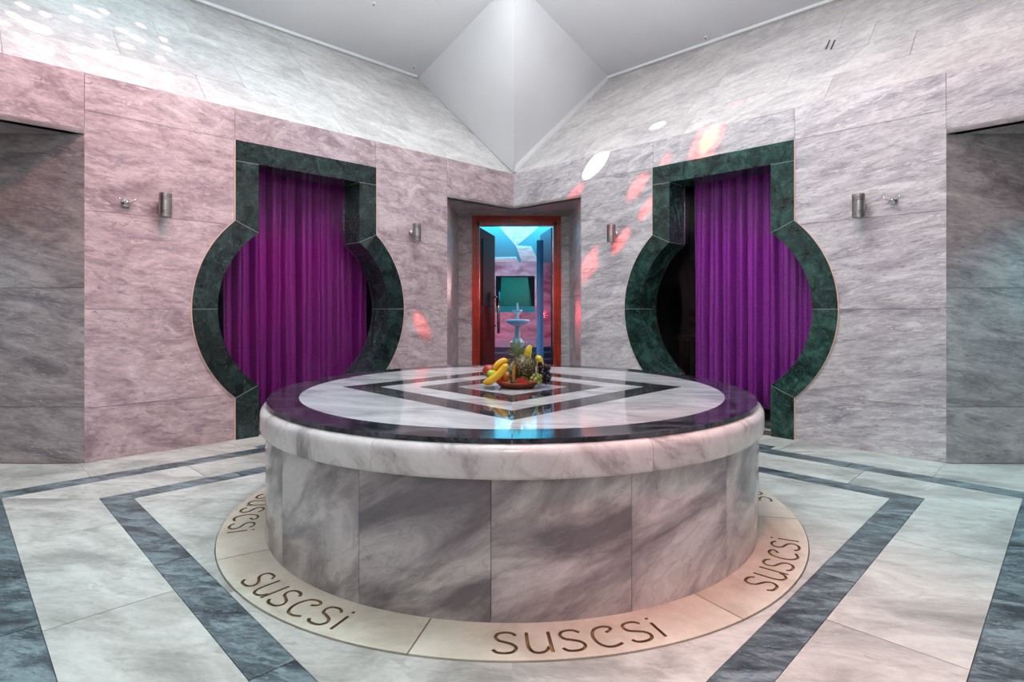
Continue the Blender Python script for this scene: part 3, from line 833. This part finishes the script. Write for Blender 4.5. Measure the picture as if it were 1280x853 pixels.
# ------------------------------------------------------------------ two dark slots and ceiling sprinklers
def band_slot(xpx, ypx):
    # pixel to the right splay plane
    tx = (xpx-640)/711.1; tz = (385.2-ypx)/711.1
    lo, hi = 0.5, 15
    for _ in range(60):
        y = (lo+hi)/2; X = tx*y; z = CAM_Z+tz*y
        # inside if before the slope
        L1 = (X-RX)+y-ZC
        d = -L1*S2
        if -d < (z-HB) or d > 0 and z < HB: lo = y
        else: hi = y
    y = (lo+hi)/2
    return Vector((tx*y, y, CAM_Z+tz*y))
slots = empty('vent_slots', band_slot(1038, 56)); tag(slots, 'pair of dark slits cut in a sloping marble tile', 'vent')
for dx in (-3.2, 3.2):
    a = band_slot(1038+dx-2.6, 62); b = band_slot(1038+dx+2.6, 50)
    nrm = Vector((-S2*S2, -S2*S2, S2))
    bm = bmesh.new()
    t = (b-a); wv = t.cross(nrm).normalized()*0.006
    f = [a-wv+nrm*0.0012, a+wv+nrm*0.0012, b+wv+nrm*0.0012, b-wv+nrm*0.0012]
    add_prism(bm, f, [p-nrm*0.006 for p in f]); bm_obj('slit', bm, M['slot'], slots)

# ------------------------------------------------------------------ glass door in the corner
D1 = empty('door_1', (door_cx, ND, 0)); tag(D1, 'red-brown framed glass door in the corner niche', kind='structure')
fy0, fy1 = ND-0.03, ND+0.09
IX = 0.425; IT = 1.884
for sg in (-1, 1):
    x0, x1 = sorted((door_cx+sg*DW, door_cx+sg*(IX+0.035)))
    c = box('casing', x0, x1, fy0, fy1, 0.0, DT-0.012, M['wood_r'], D1)
    x0, x1 = sorted((door_cx+sg*(IX+0.034), door_cx+sg*IX))
    box('jamb', x0, x1, fy0+0.02, fy1, 0.0, IT+0.035, M['wood_r'], D1)
box('head_casing', door_cx-DW, door_cx+DW, fy0-0.002, fy1, IT+0.045, DT-0.011, M['wood_r'], D1)
box('head_jamb', door_cx-IX-0.034, door_cx+IX+0.034, fy0+0.02, fy1, IT, IT+0.044, M['wood_r'], D1)
# wooden leaf swung open into the next room
def leaf(name, hinge, ang, wdt, h, thick, mat, parent):
    u = Vector((math.cos(ang), math.sin(ang), 0)); v = Vector((-u.y, u.x, 0))
    H = Vector(hinge)
    def P(a, b, z): return H + u*a + v*b + Vector((0, 0, z))
    def slab_(nm, a0, a1, z0, z1, b0, b1, m, par):
        q = [(a0, z0), (a1, z0), (a1, z1), (a0, z1)]
        return prism(nm, [P(a, b0, z) for a, z in q], [P(a, b1, z) for a, z in q], m, par)
    return P, slab_
P, sl = leaf('l', (door_cx-IX+0.004, ND+0.10, 0.01), math.radians(79.5), 0.80, 1.865, 0.045, None, D1)
lf = sl('wooden_leaf', 0, 0.80, 0, 1.865, 0, 0.045, M['wood_d'], D1)
sl('raised_panel', 0.10, 0.70, 0.95, 1.75, -0.008, 0.0, M['wood_k'], lf)
sl('raised_panel', 0.10, 0.70, 0.12, 0.85, -0.008, 0.0, M['wood_d'], lf)
bm = bmesh.new()
hz0, hz1 = 0.60, 1.14
add_tube(bm, [P(0.74, -0.062, hz0), P(0.74, -0.062, hz1)], 0.019, 14)
for z in (0.70, 1.07): add_tube(bm, [P(0.74, 0, z), P(0.74, -0.062, z)], 0.009, 8)
bm_obj('pull_handle', bm, M['chrome'], lf, True)
# narrow mirror-glass leaf on the other side with a blue edge
P, sl = leaf('g', (door_cx+IX-0.004, ND+0.10, 0.01), math.radians(97.5), 0.74, 1.80, 0.02, None, D1)
M['mirror'] = plain('dark_mirror_glass', srgb(150, 160, 175), 0.03, 1.0)
M['blue'] = plain('blue_edge_glow', srgb(70, 180, 250), 0.5, noise=0.1)  # glow of the lit glass edge put into a lighter blue
gl = sl('mirror_glass_leaf', 0, 0.70, 0, 1.865, 0.0, 0.02, M['mirror'], D1)
sl('blue_edge_glow', 0.69, 0.73, 0.0, 1.80, -0.002, 0.062, M['blue'], gl)

# ------------------------------------------------------------------ the room beyond the door
R2Y = 14.0
M['pink'] = marble('pink_room_marble', srgb(214, 160, 168), srgb(190, 128, 138), srgb(150, 88, 100), scale=(1, 1, 2.5), freq=1.5, rough=0.2, fine=0.3)
M['cyanw'] = plain('ceiling_cyan_tint', srgb(84, 176, 194), 0.6, noise=0.05, nscale=2)  # cyan of the far lamps is also put into this ceiling colour
M['r2floor'] = plain('steps_tile', srgb(120, 108, 120), 0.15, noise=0.25, nscale=6)
bm = bmesh.new(); add_box(bm, -3.5, 3.5, 6.5, 16.2, -0.2, -0.001)
tag(bm_obj('floor_far_room', bm, M['r2floor']), 'floor of the room beyond the glass door', kind='structure')
bm = bmesh.new(); add_box(bm, -3.0, -2.85, 6.76, R2Y, 0, 3.3); add_box(bm, 2.85, 3.0, 6.76, R2Y, 0, 3.3)
tag(bm_obj('wall_far_sides', bm, M['pink']), 'rosy side walls of the room beyond', kind='structure')
bm = bmesh.new()
add_box(bm, -3.0, 3.0, 6.66, 6.76, HL+0.11, 3.3)
add_box(bm, -3.0, door_cx-DW-0.001, 6.66, 6.76, 0, HL+0.11); add_box(bm, door_cx+DW+0.001, 3.0, 6.66, 6.76, 0, HL+0.11)
tag(bm_obj('wall_far_front', bm, M['pink']), 'wall of the room beyond around the glass door', kind='structure')
# back wall with a recess
rx0, rx1, rz0, rz1 = -0.40, 0.56, 0.83, 1.73
bm = bmesh.new()
add_box(bm, -3, rx0, R2Y, R2Y+0.1, 0, 2.1); add_box(bm, rx1, 3, R2Y, R2Y+0.1, 0, 2.1)
add_box(bm, rx0, rx1, R2Y, R2Y+0.1, 0, rz0); add_box(bm, rx0, rx1, R2Y, R2Y+0.1, rz1, 2.1)
tag(bm_obj('wall_far_back', bm, M['pink']), 'rosy end wall of the room beyond', kind='structure')
# green screen panel in a dark recess
M['screen'] = plain('green_panel', srgb(6, 120, 92), 0.35, noise=0.15)
M['screen2'] = plain('teal_sill', srgb(20, 140, 140), 0.3, noise=0.1)
scr = empty('window_1', (0.08, R2Y+0.3, rz0)); tag(scr, 'dark recess with a green panel in the far wall', kind='structure')
for q in ([(rx0, rz0), (rx0, rz1), (rx0+0.13, rz1-0.04), (rx0+0.1, rz0+0.04)], [(rx1, rz0), (rx1, rz1), (rx1-0.16, rz1-0.04), (rx1-0.04, rz0+0.04)]):
    prism('dark_side', [(x, R2Y+0.02 if x in (rx0, rx1) else R2Y+0.3, z) for x, z in q], [(x, R2Y+0.06 if x in (rx0, rx1) else R2Y+0.34, z) for x, z in q], M['black'], scr)
prism('green_face', [(rx0+0.1, R2Y+0.31, rz0+0.15), (rx1-0.04, R2Y+0.31, rz0+0.15), (rx1-0.16, R2Y+0.31, rz1), (rx0+0.13, R2Y+0.31, rz1)],
      [(rx0+0.1, R2Y+0.34, rz0+0.15), (rx1-0.04, R2Y+0.34, rz0+0.15), (rx1-0.16, R2Y+0.34, rz1), (rx0+0.13, R2Y+0.34, rz1)], M['screen'], scr)
box('teal_sill', rx0, rx1, R2Y+0.02, R2Y+0.34, rz0, rz0+0.15, M['screen2'], scr)
box('dark_top', rx0, rx1, R2Y+0.02, R2Y+0.34, rz1-0.02, rz1+0.02, M['black'], scr)
# folded ceiling of that room: marble splay and cyan-tinted folds
bm = bmesh.new()
def face(b, *p): b.faces.new([b.verts.new(q) for q in p])
zb = 2.08
face(bm, (-3, R2Y, zb), (3, R2Y, zb), (3, 11.0, 3.2), (-3, 11.0, 3.2))
face(bm, (-3, 11.0, 3.2), (3, 11.0, 3.2), (3, 6.7, 3.3), (-3, 6.7, 3.3))
me = bpy.data.meshes.new('cf'); bm.to_mesh(me); bm.free()
tag(link('ceiling_far_room', me, M['cyanw']), 'sloping ceiling of the room beyond in cyan light', kind='structure')
sn = Vector((0, -(3.2-zb), -(R2Y-11.0))).normalized()
def far_pt(x, y):
    d = Vector(((x-640)/711.1, 1.0, (385.2-y)/711.1)); o = Vector((0, 0, CAM_Z))
    t = (Vector((0, R2Y, zb))-o).dot(sn)/d.dot(sn); return o + d*t
M['facet'] = marble('pale_facet_marble', srgb(240, 246, 246), srgb(226, 234, 234), srgb(190, 200, 202), freq=3, rough=0.4, fine=0.3)
sp = empty('wall_far_splay', (0.1, 12.5, 2.5)); tag(sp, 'pale marble facets set in the far ceiling', kind='structure')
for q in ([(645, 306.5), (668, 287), (688, 268), (606, 268), (624, 282)], [(645, 307), (664, 308), (673, 326), (652, 326)], [(682, 297), (692, 301), (696, 326), (676, 326)], [(616, 322), (645, 321), (648, 326.5), (612, 326.5)]):
    a = [far_pt(x, y) for x, y in q]
    prism('marble_facet', [v+sn*0.03 for v in a], [v-sn*0.01 for v in a], M['facet'], sp)
# steps and fountain
st = empty('far_steps', (0, 11.4, 0)); tag(st, 'low tiled steps under the fountain beyond the glass door', 'steps')
box('step', -2.2, 2.2, 9.3, 13.2, 0.0, 0.08, M['r2floor'], st)
box('step', -1.9, 1.9, 9.7, 13.0, 0.08, 0.16, M['r2floor'], st)
box('step', -1.6, 1.6, 10.1, 12.8, 0.16, 0.24, M['r2floor'], st)
M['fount'] = plain('fountain_marble', srgb(206, 208, 206), 0.2, noise=0.1, nscale=5)
FX, FY = 0.105, 11.2
ft = empty('marble_fountain', (FX, FY, 0.24)); tag(ft, 'white two-tier marble fountain standing beyond the glass door', 'fountain')
def lat(nm, pr, par=ft, seg=28):
    bm = bmesh.new(); add_lathe(bm, pr, (FX, FY, 0.24), seg); return bm_obj(nm, bm, M['fount'], par, True)
lat('base', [(0, 0), (0.14, 0), (0.14, 0.03), (0.11, 0.06), (0.085, 0.10), (0, 0.10)])
lat('pedestal', [(0, 0.09), (0.08, 0.09), (0.06, 0.14), (0.055, 0.30), (0.07, 0.35), (0, 0.35)])
lat('large_basin', [(0, 0.34), (0.08, 0.345), (0.17, 0.38), (0.235, 0.42), (0.245, 0.465), (0.23, 0.47), (0.2, 0.44), (0.05, 0.42), (0, 0.42)])
lat('stem', [(0, 0.42), (0.045, 0.42), (0.03, 0.47), (0.03, 0.56), (0.05, 0.59), (0, 0.59)])
lat('small_basin', [(0, 0.58), (0.04, 0.585), (0.09, 0.62), (0.105, 0.655), (0.095, 0.66), (0.03, 0.63), (0, 0.63)])
lat('finial', [(0, 0.63), (0.03, 0.63), (0.018, 0.67), (0.024, 0.72), (0.016, 0.76), (0.02, 0.79), (0, 0.80)])
# lamps of the room beyond
for x in (-1.7, 1.9):
    add_light('far_cove_light', 'AREA', (x, 10.6, 2.0), (0.0, 0.74, 1.0), 250, (x*0.55, 10.8, 4), shape='RECTANGLE', size=0.5, size_y=3.5)
add_light('far_red_lamp', 'POINT', (-1.3, 12.6, 0.8), (1.0, 0.10, 0.16), 70, shadow_soft_size=0.1)
add_light('far_white_lamp', 'POINT', (1.3, 11.6, 1.4), (1.0, 0.62, 0.66), 80, shadow_soft_size=0.15)
add_light('door_red_lamp', 'SPOT', (0.35, 2.9, 2.95), (1.0, 0.04, 0.01), 420, (0.05, 6.5, 1.15), spot_size=math.radians(17), spot_blend=0.6, shadow_soft_size=0.03)
# niche downlights
add_light('niche_downlight_right', 'SPOT', (3.25, 2.9, 1.96), (0.25, 0.85, 1.0), 42, (3.15, 2.95, 0), spot_size=math.radians(100), spot_blend=0.8, shadow_soft_size=0.05)
add_light('niche_downlight_left', 'SPOT', (-3.25, 2.9, 1.96), (0.45, 0.9, 1.0), 26, (-3.1, 2.9, 0), spot_size=math.radians(100), spot_blend=0.8, shadow_soft_size=0.05)

# ------------------------------------------------------------------ light spots thrown by the dome lenses
def wall_point(F, xpx, ypx):
    s = solve_s(F, xpx, 0); p = F(s, 0, 0)
    return Vector((p.x, p.y, CAM_Z + (385.2-ypx)*p.y/711.1))
SRC = Vector((1.55, 2.36, 4.2))
def lens_spot(name, tgt, col, e, ang, blend, src=SRC):
    add_light(name, 'SPOT', src, col, e, tgt, spot_size=math.radians(ang), spot_blend=blend, shadow_soft_size=0.004)
WHT = (1, 0.97, 0.95); RED = (1.0, 0.06, 0.05)
lens_spot('lens_white_a', wall_point(WRF, 745, 205), WHT, 2600, 2.6, 0.15)
lens_spot('lens_white_b', band_slot(822, 157), WHT, 2600, 2.1, 0.15)
lens_spot('lens_orange', wall_point(WRF, 884, 176), (1.0, 0.05, 0.03), 4200, 4.8, 1.0)
lens_spot('lens_orange', wall_point(WRF, 886, 174), (1.0, 0.34, 0.08), 2600, 2.8, 1.0)
for i, (x, y, a, e) in enumerate(((797, 233, 2.6, 1700), (808, 261, 1.9, 1900), (738, 330, 3.0, 2000), (718, 243, 2.0, 2200), (776, 301, 2.0, 2400), (832, 201, 1.6, 900), (826, 231, 1.4, 700))):
    lens_spot('lens_red', wall_point(WRF, x, y), RED, e, a, 0.7)
lens_spot('lens_red', band_slot(921, 130), RED, 1000, 2.4, 0.7)
lens_spot('lens_red', wall_point(WLF, 527, 407), RED, 1900, 2.2, 0.8, Vector((-0.9, 2.3, 4.2)))

# dotted lens projector: small round lenses throw a field of pinkish dots on the left splay
def px_plane(xpx, ypx, p, n):
    d = Vector(((xpx-640)/711.1, 1.0, (385.2-ypx)/711.1)); o = Vector((0, 0, CAM_Z))
    t = (Vector(p)-o).dot(n)/d.dot(n); return o + d*t
NBL = Vector((S2*S2, -S2*S2, S2))
DOTS = [(29,7,10),(17,19,9),(46,34,20),(57,18,8),(3,28,6),(28,48,9),(58,62,12),(100,10,7),(115,17,11),(94,24,8),(130,14,8),(128,47,9),(152,38,8),(172,48,11),(96,61,9),(95,73,9),
        (130,66,9),(160,58,10),(173,85,17),(204,49,8),(209,61,8),(176,32,6),(140,89,8),(212,94,9),(200,73,7)]
DSRC = Vector((0.9, 2.2, 4.2))
for x, y, r in DOTS:
    t = px_plane(x, y, BL(1.0, 0.5), NBL)
    dist = (t-DSRC).length
    depth = t.y
    ang = 2*math.degrees(math.atan(r*0.75*depth/711.1/dist))
    add_light('lens_dot', 'SPOT', DSRC, (1.0, 0.5, 0.47), 2000, t, spot_size=math.radians(ang*1.1), spot_blend=0.6, shadow_soft_size=0.004)

# ------------------------------------------------------------------ ceiling sprinklers
def sprinkler(xpx, ypx, p, n, label):
    c = px_plane(xpx, ypx, p, n)
    q = Vector((0, 0, 1)).rotation_difference(n).to_matrix()
    root = empty('ceiling_sprinkler', c); tag(root, label, 'sprinkler', 'small ceiling sprinklers')
    bm = bmesh.new(); add_lathe(bm, [(0, 0), (0.02, 0), (0.02, 0.004), (0.01, 0.008), (0, 0.008)], c, 16, q); bm_obj('rosette', bm, M['cornice'], root)
    bm = bmesh.new(); add_lathe(bm, [(0, 0.006), (0.006, 0.006), (0.005, 0.02), (0.011, 0.022), (0.011, 0.024), (0, 0.024)], c, 14, q); bm_obj('nozzle', bm, M['steel'], root)
def pn(a, b, c):
    n = (Vector(b)-Vector(a)).cross(Vector(c)-Vector(a)).normalized()
    return n if n.z < 0 else -n
nL = pn(P1L, rotk(P1R, 1), A0); nR = pn(P1R, rotk(P1L, 3), A0)
sprinkler(517, 83, P1L, nL, 'small sprinkler in the white ceiling near the fold above the cornice end')
sprinkler(467, 4, P1L, nL, 'small sprinkler in the middle of a sloping white ceiling panel')
sprinkler(882, 46, P1R, nR, 'small sprinkler in the white ceiling above the grey marble band')

# ------------------------------------------------------------------ fruit plate
def fx(x): return (x-640)*2.8/711.1
def fz(y): return CAM_Z-(y-385.2)*2.8/711.1
M['clay'] = plain('terracotta', srgb(150, 66, 40), 0.4, noise=0.3, nscale=12)
M['banana'] = plain('banana_skin', srgb(232, 176, 30), 0.45, noise=0.25, nscale=18)
M['banana2'] = plain('ripe_banana_skin', srgb(228, 196, 40), 0.45, noise=0.25, nscale=18)
M['tip'] = plain('banana_tip', srgb(70, 66, 30), 0.7)
M['apple_g'] = plain('green_apple_skin', srgb(160, 180, 40), 0.3, noise=0.25, nscale=12)
M['apple_r'] = plain('red_apple_skin', srgb(190, 60, 40), 0.3, noise=0.4, nscale=14)
M['tomato'] = plain('red_fruit_skin', srgb(190, 40, 20), 0.3, noise=0.2)
M['orange'] = plain('orange_skin', srgb(220, 130, 30), 0.45, noise=0.2, nscale=60, bump=0.3)
M['flesh'] = plain('pineapple_flesh', srgb(220, 160, 80), 0.45, noise=0.3, nscale=40)
M['leaf'] = plain('pineapple_leaf', srgb(134, 152, 104), 0.5, noise=0.35, nscale=30)
M['grape_d'] = plain('black_grape_skin', srgb(42, 24, 38), 0.25, noise=0.3, nscale=30)
M['grape_g'] = plain('green_grape_skin', srgb(130, 130, 50), 0.3, noise=0.3, nscale=30)
M['stem'] = plain('fruit_stem', srgb(90, 74, 44), 0.7)
def pine_mat():
    m, nt, b = newmat('pineapple_rind'); N = nt.nodes.new; L = nt.links.new
    tc = N('ShaderNodeTexCoord'); v = N('ShaderNodeTexVoronoi'); v.inputs['Scale'].default_value = 105
    L(tc.outputs['Object'], v.inputs['Vector'])
    cr = N('ShaderNodeValToRGB'); e = cr.color_ramp.elements
    e[0].position = 0.06; e[0].color = srgb(204, 184, 110); e[1].position = 0.6; e[1].color = srgb(46, 38, 20)
    x = e.new(0.3); x.color = srgb(112, 96, 44)
    L(v.outputs['Distance'], cr.inputs['Fac']); L(cr.outputs['Color'], b.inputs['Base Color']); b.inputs['Roughness'].default_value = 0.5
    return m
M['rind'] = pine_mat()
PX, PZ = fx(647), 0.55
plate = empty('fruit_plate', (PX, TY, PZ)); tag(plate, 'terracotta plate carrying fruit on the marble platform', 'plate')
bm = bmesh.new(); add_lathe(bm, [(0, 0), (0.07, 0), (0.085, 0.004), (0.108, 0.022), (0.112, 0.028), (0.106, 0.028), (0.085, 0.013), (0, 0.011)], (PX, TY, PZ), 40)
dish = bm_obj('dish', bm, M['clay'], plate, True)
bm = bmesh.new(); add_lathe(bm, [(0.110, 0.0255), (0.1155, 0.0265), (0.1155, 0.031), (0.108, 0.031), (0.108, 0.0275), (0.110, 0.0255)], (PX, TY, PZ), 40)
bm_obj('rolled_rim', bm, M['clay'], plate, True)
def ball(name, c, r, mat, label, cat, squash=0.92, dimple=True, stem=True):
    root = empty(name, (c[0], c[1], c[2]-r*squash)); tag(root, label, cat)
    pr = []
    for i in range(17):
        a = math.pi*i/16; rr = math.sin(a)*r; z = -math.cos(a)*r*squash
        if dimple and a > 2.5: z -= r*0.28*((a-2.5)/0.64)**2
        pr.append((rr if 0 < i < 16 else 0, z))
    bm = bmesh.new(); add_lathe(bm, pr, c, 22); bm_obj('flesh', bm, mat, root, True)
    if stem:
        bm = bmesh.new(); add_tube(bm, [(c[0], c[1], c[2]+r*squash*0.68), (c[0]+0.002, c[1], c[2]+r*squash*0.9), (c[0]+0.005, c[1], c[2]+r*squash+0.006)], 0.0018, 6)
        bm_obj('stem', bm, M['stem'], root)
    return root
def banana(pts, r, mat, label):
    pts = [Vector(q) for q in smooth_path3(pts)]
    root = empty('banana', pts[0]); tag(root, label, 'banana', 'bananas on the fruit plate')
    n = len(pts); rad = []
    for i in range(n):
        u = i/(n-1); rad.append(r*min(1, 0.42+2.6*u, 0.30+3.4*(1-u))*(0.92+0.08*math.sin(math.pi*u)))
    bm = bmesh.new(); add_tube(bm, pts, rad, 12); bm_obj('peel', bm, mat, root, True)
    d0 = (pts[-1]-pts[-2]).normalized()
    bm = bmesh.new(); add_tube(bm, [pts[-1]-d0*0.002, pts[-1]+d0*0.012, pts[-1]+d0*0.020], [r*0.31, r*0.26, r*0.3], 8); bm_obj('stalk', bm, M['tip'], root, True)
    d1 = (pts[0]-pts[1]).normalized()
    bm = bmesh.new(); add_tube(bm, [pts[0]-d1*0.001, pts[0]+d1*0.005], [r*0.4, r*0.22], 8); bm_obj('blossom_end', bm, M['tip'], root, True)
def smooth_path3(pts, n=6):
    P = [Vector(p) for p in ([pts[0]] + list(pts) + [pts[-1]])]; out = []
    for i in range(1, len(P)-2):
        p0, p1, p2, p3 = P[i-1:i+3]
        for t in range(n):
            u = t/n; out.append(0.5*((2*p1)+(p2-p0)*u+(2*p0-5*p1+4*p2-p3)*u*u+(3*p1-p0-3*p2+p3)*u**3))
    out.append(P[-1]); return out
banana([(fx(605.5), 2.70, fz(475)), (fx(613), 2.695, fz(473.5)), (fx(624), 2.70, fz(465.5)), (fx(631.5), 2.705, fz(457)), (fx(634.5), 2.71, fz(453))], 0.0185, M['banana'], 'long yellow banana lying across the front of the plate')
banana([(fx(617), 2.755, fz(463)), (fx(622), 2.755, fz(456)), (fx(628), 2.76, fz(451.5)), (fx(635), 2.765, fz(450))], 0.017, M['banana'], 'short yellow banana tucked behind the long one')
banana([(fx(665), 2.90, fz(434)), (fx(661), 2.90, fz(441)), (fx(660), 2.90, fz(452)), (fx(659), 2.90, fz(466)), (fx(656), 2.89, fz(478))], 0.0185, M['banana2'], 'yellow banana standing upright behind the pineapple')
banana([(fx(674), 2.862, fz(472)), (fx(676), 2.866, fz(461)), (fx(675), 2.868, fz(452)), (fx(671), 2.868, fz(446.5))], 0.018, M['banana2'], 'curved yellow banana beside the grapes')
ball('apple', (fx(612), 2.78, fz(463)), 0.034, M['apple_r'], 'red apple at the side of the plate behind the green one', 'apple')
ball('apple', (fx(615.5), 2.735, fz(466.5)), 0.027, M['apple_g'], 'green apple under the long banana', 'apple')
ball('tomato', (fx(624.5), 2.728, 0.599), 0.024, M['tomato'], 'small red fruit at the front of the plate', 'fruit', stem=False)
ball('tangerine', (fx(631.5), 2.74, 0.606), 0.026, M['orange'], 'small orange fruit between banana and pineapple', 'fruit', stem=True)
# pineapple
pa = Vector((fx(658), 2.775, 0.583)); pb = Vector((fx(649), 2.815, 0.702))
ax = (pb-pa).normalized(); q = Vector((0, 0, 1)).rotation_difference(ax).to_matrix(); hgt = (pb-pa).length
pine = empty('pineapple', (pa.x, pa.y, 0.561)); tag(pine, 'whole pineapple with spiky crown in the middle of the plate', 'pineapple')
bm = bmesh.new(); rings = []; NR, NSEG = 30, 48
for i in range(NR+1):
    v = i/NR; rr = 0.063*max(0.0, math.sin(math.pi*(0.06+0.88*v)))**0.62
    ring = []
    for k in range(NSEG):
        a = 2*math.pi*k/NSEG
        e = abs(math.sin(a*6.5+v*math.pi*5.5))*abs(math.sin(a*6.5-v*math.pi*5.5))
        r2 = rr*(0.95+0.09*e)
        ring.append(bm.verts.new(pa + q @ Vector((r2*math.cos(a), r2*math.sin(a), v*hgt))))
    rings.append(ring)
for A, B in zip(rings, rings[1:]):
    for k in range(NSEG): bm.faces.new((A[k], A[(k+1)%NSEG], B[(k+1)%NSEG], B[k]))
bm.faces.new(rings[0][::-1]); bm.faces.new(rings[-1])
bm_obj('rind', bm, M['rind'], pine, True)
rnd = random.Random(4)
for i in range(22):
    a = i*2.4; lv = i/22
    ln = 0.062+0.04*rnd.random(); out = 0.9-0.75*lv
    dirv = q @ Vector((math.cos(a)*out, math.sin(a)*out, 0.55+0.6*lv)).normalized()
    up = ax; base = pb + q @ Vector((math.cos(a)*0.012*(1-lv), math.sin(a)*0.012*(1-lv), -0.006))
    side = dirv.cross(up).normalized() if dirv.cross(up).length > 1e-3 else Vector((1, 0, 0))
    bm = bmesh.new(); pts = []
    for t, wd in ((0, 0.007), (0.4, 0.0085), (0.75, 0.005), (1.0, 0.0008)):
        c = base + dirv*ln*t + up*(0.012*math.sin(t*2.2)*out) - up*(0.01*t*t*out)
        pts.append((c-side*wd, c+side*wd, c-up.cross(side)*0.0 - dirv.cross(side)*0.002))
    vr = [[bm.verts.new(x) for x in tri] for tri in pts]
    for A, B in zip(vr, vr[1:]):
        for k in range(3): bm.faces.new((A[k], A[(k+1)%3], B[(k+1)%3], B[k]))
    bm.faces.new(vr[0]); bm.faces.new(vr[-1][::-1])
    bm_obj('crown_leaf', bm, M['leaf'], pine)
# cut wedges
def wedge_slice(name, c, r, th, rz, tilt, mat, label):
    root = empty(name, c); tag(root, label, 'fruit slice')
    R = Matrix.Rotation(rz, 3, 'Z') @ Matrix.Rotation(tilt, 3, 'Y')
    n = 12
    outer = [(r*math.cos(math.pi*t/n), r*math.sin(math.pi*t/n)) for t in range(n+1)]
    inner = [(0.86*r*math.cos(math.pi*t/n), 0.86*r*math.sin(math.pi*t/n)) for t in range(n+1)]
    bm = bmesh.new(); add_prism(bm, [Vector(c)+R @ Vector((x, -th/2, z)) for x, z in inner], [Vector(c)+R @ Vector((x, th/2, z)) for x, z in inner]); bm_obj('flesh', bm, mat, root)
    loop = outer + inner[::-1]
    bm = bmesh.new(); add_prism(bm, [Vector(c)+R @ Vector((x, -th/2, z)) for x, z in loop], [Vector(c)+R @ Vector((x, th/2, z)) for x, z in loop]); bm_obj('rind', bm, M['rind'], root)
wedge_slice('pineapple_slice', (fx(642.5), 2.735, 0.625), 0.056, 0.013, math.radians(72), math.radians(-84), M['flesh'], 'pale pineapple slice leaning against the whole pineapple')
wedge_slice('papaya_slice', (fx(652), 2.700, 0.5775), 0.034, 0.02, math.radians(-8), math.radians(-8), M['tomato'], 'orange-red fruit slice at the front edge of the plate')
# grapes
def grapes(c, sp, n, r, mat, label, seed):
    rnd = random.Random(seed); root = empty('grape_bunch', (c[0], c[1], 0.561)); tag(root, label, 'grapes')
    bm = bmesh.new(); add_lathe(bm, [((r*math.sin(math.pi*i/8)) if 0 < i < 8 else 0, -r*1.1*math.cos(math.pi*i/8)) for i in range(9)], (0, 0, 0), 12)
    me = bpy.data.meshes.new('grape'); bm.to_mesh(me); bm.free(); me.materials.append(mat)
    for p in me.polygons: p.use_smooth = True
    pos = []
    tries = 0
    while len(pos) < n and tries < 4000:
        tries += 1
        p = Vector([rnd.gauss(0, 0.45) for _ in range(3)])
        if p.length > 1: continue
        p = Vector((c[0]+p.x*sp[0], c[1]+p.y*sp[1], c[2]+p.z*sp[2]))
        if p.z < 0.562+r or (p-pa-ax*(p-pa).dot(ax)).length < 0.068+r or any((p-o).length < r*1.65 for o in pos): continue
        pos.append(p)
    for p in pos:
        o = bpy.data.objects.new('grape', me); o.location = p; COL.objects.link(o); o.parent = root; o.matrix_parent_inverse = root.matrix_basis.inverted()
    bm = bmesh.new(); add_tube(bm, [(c[0], c[1], c[2]-sp[2]*0.4), (c[0], c[1], c[2]+sp[2]*0.5), (c[0]+0.01, c[1]+0.01, c[2]+sp[2]*0.95)], 0.002, 6); bm_obj('stalk', bm, M['stem'], root)
grapes((fx(679), 2.79, 0.610), (0.046, 0.05, 0.062), 34, 0.0105, M['grape_d'], 'bunch of dark grapes spilling over the plate edge', 8)
grapes((fx(668), 2.725, 0.592), (0.034, 0.03, 0.030), 16, 0.0095, M['grape_g'], 'bunch of green grapes in front of the dark grapes', 9)
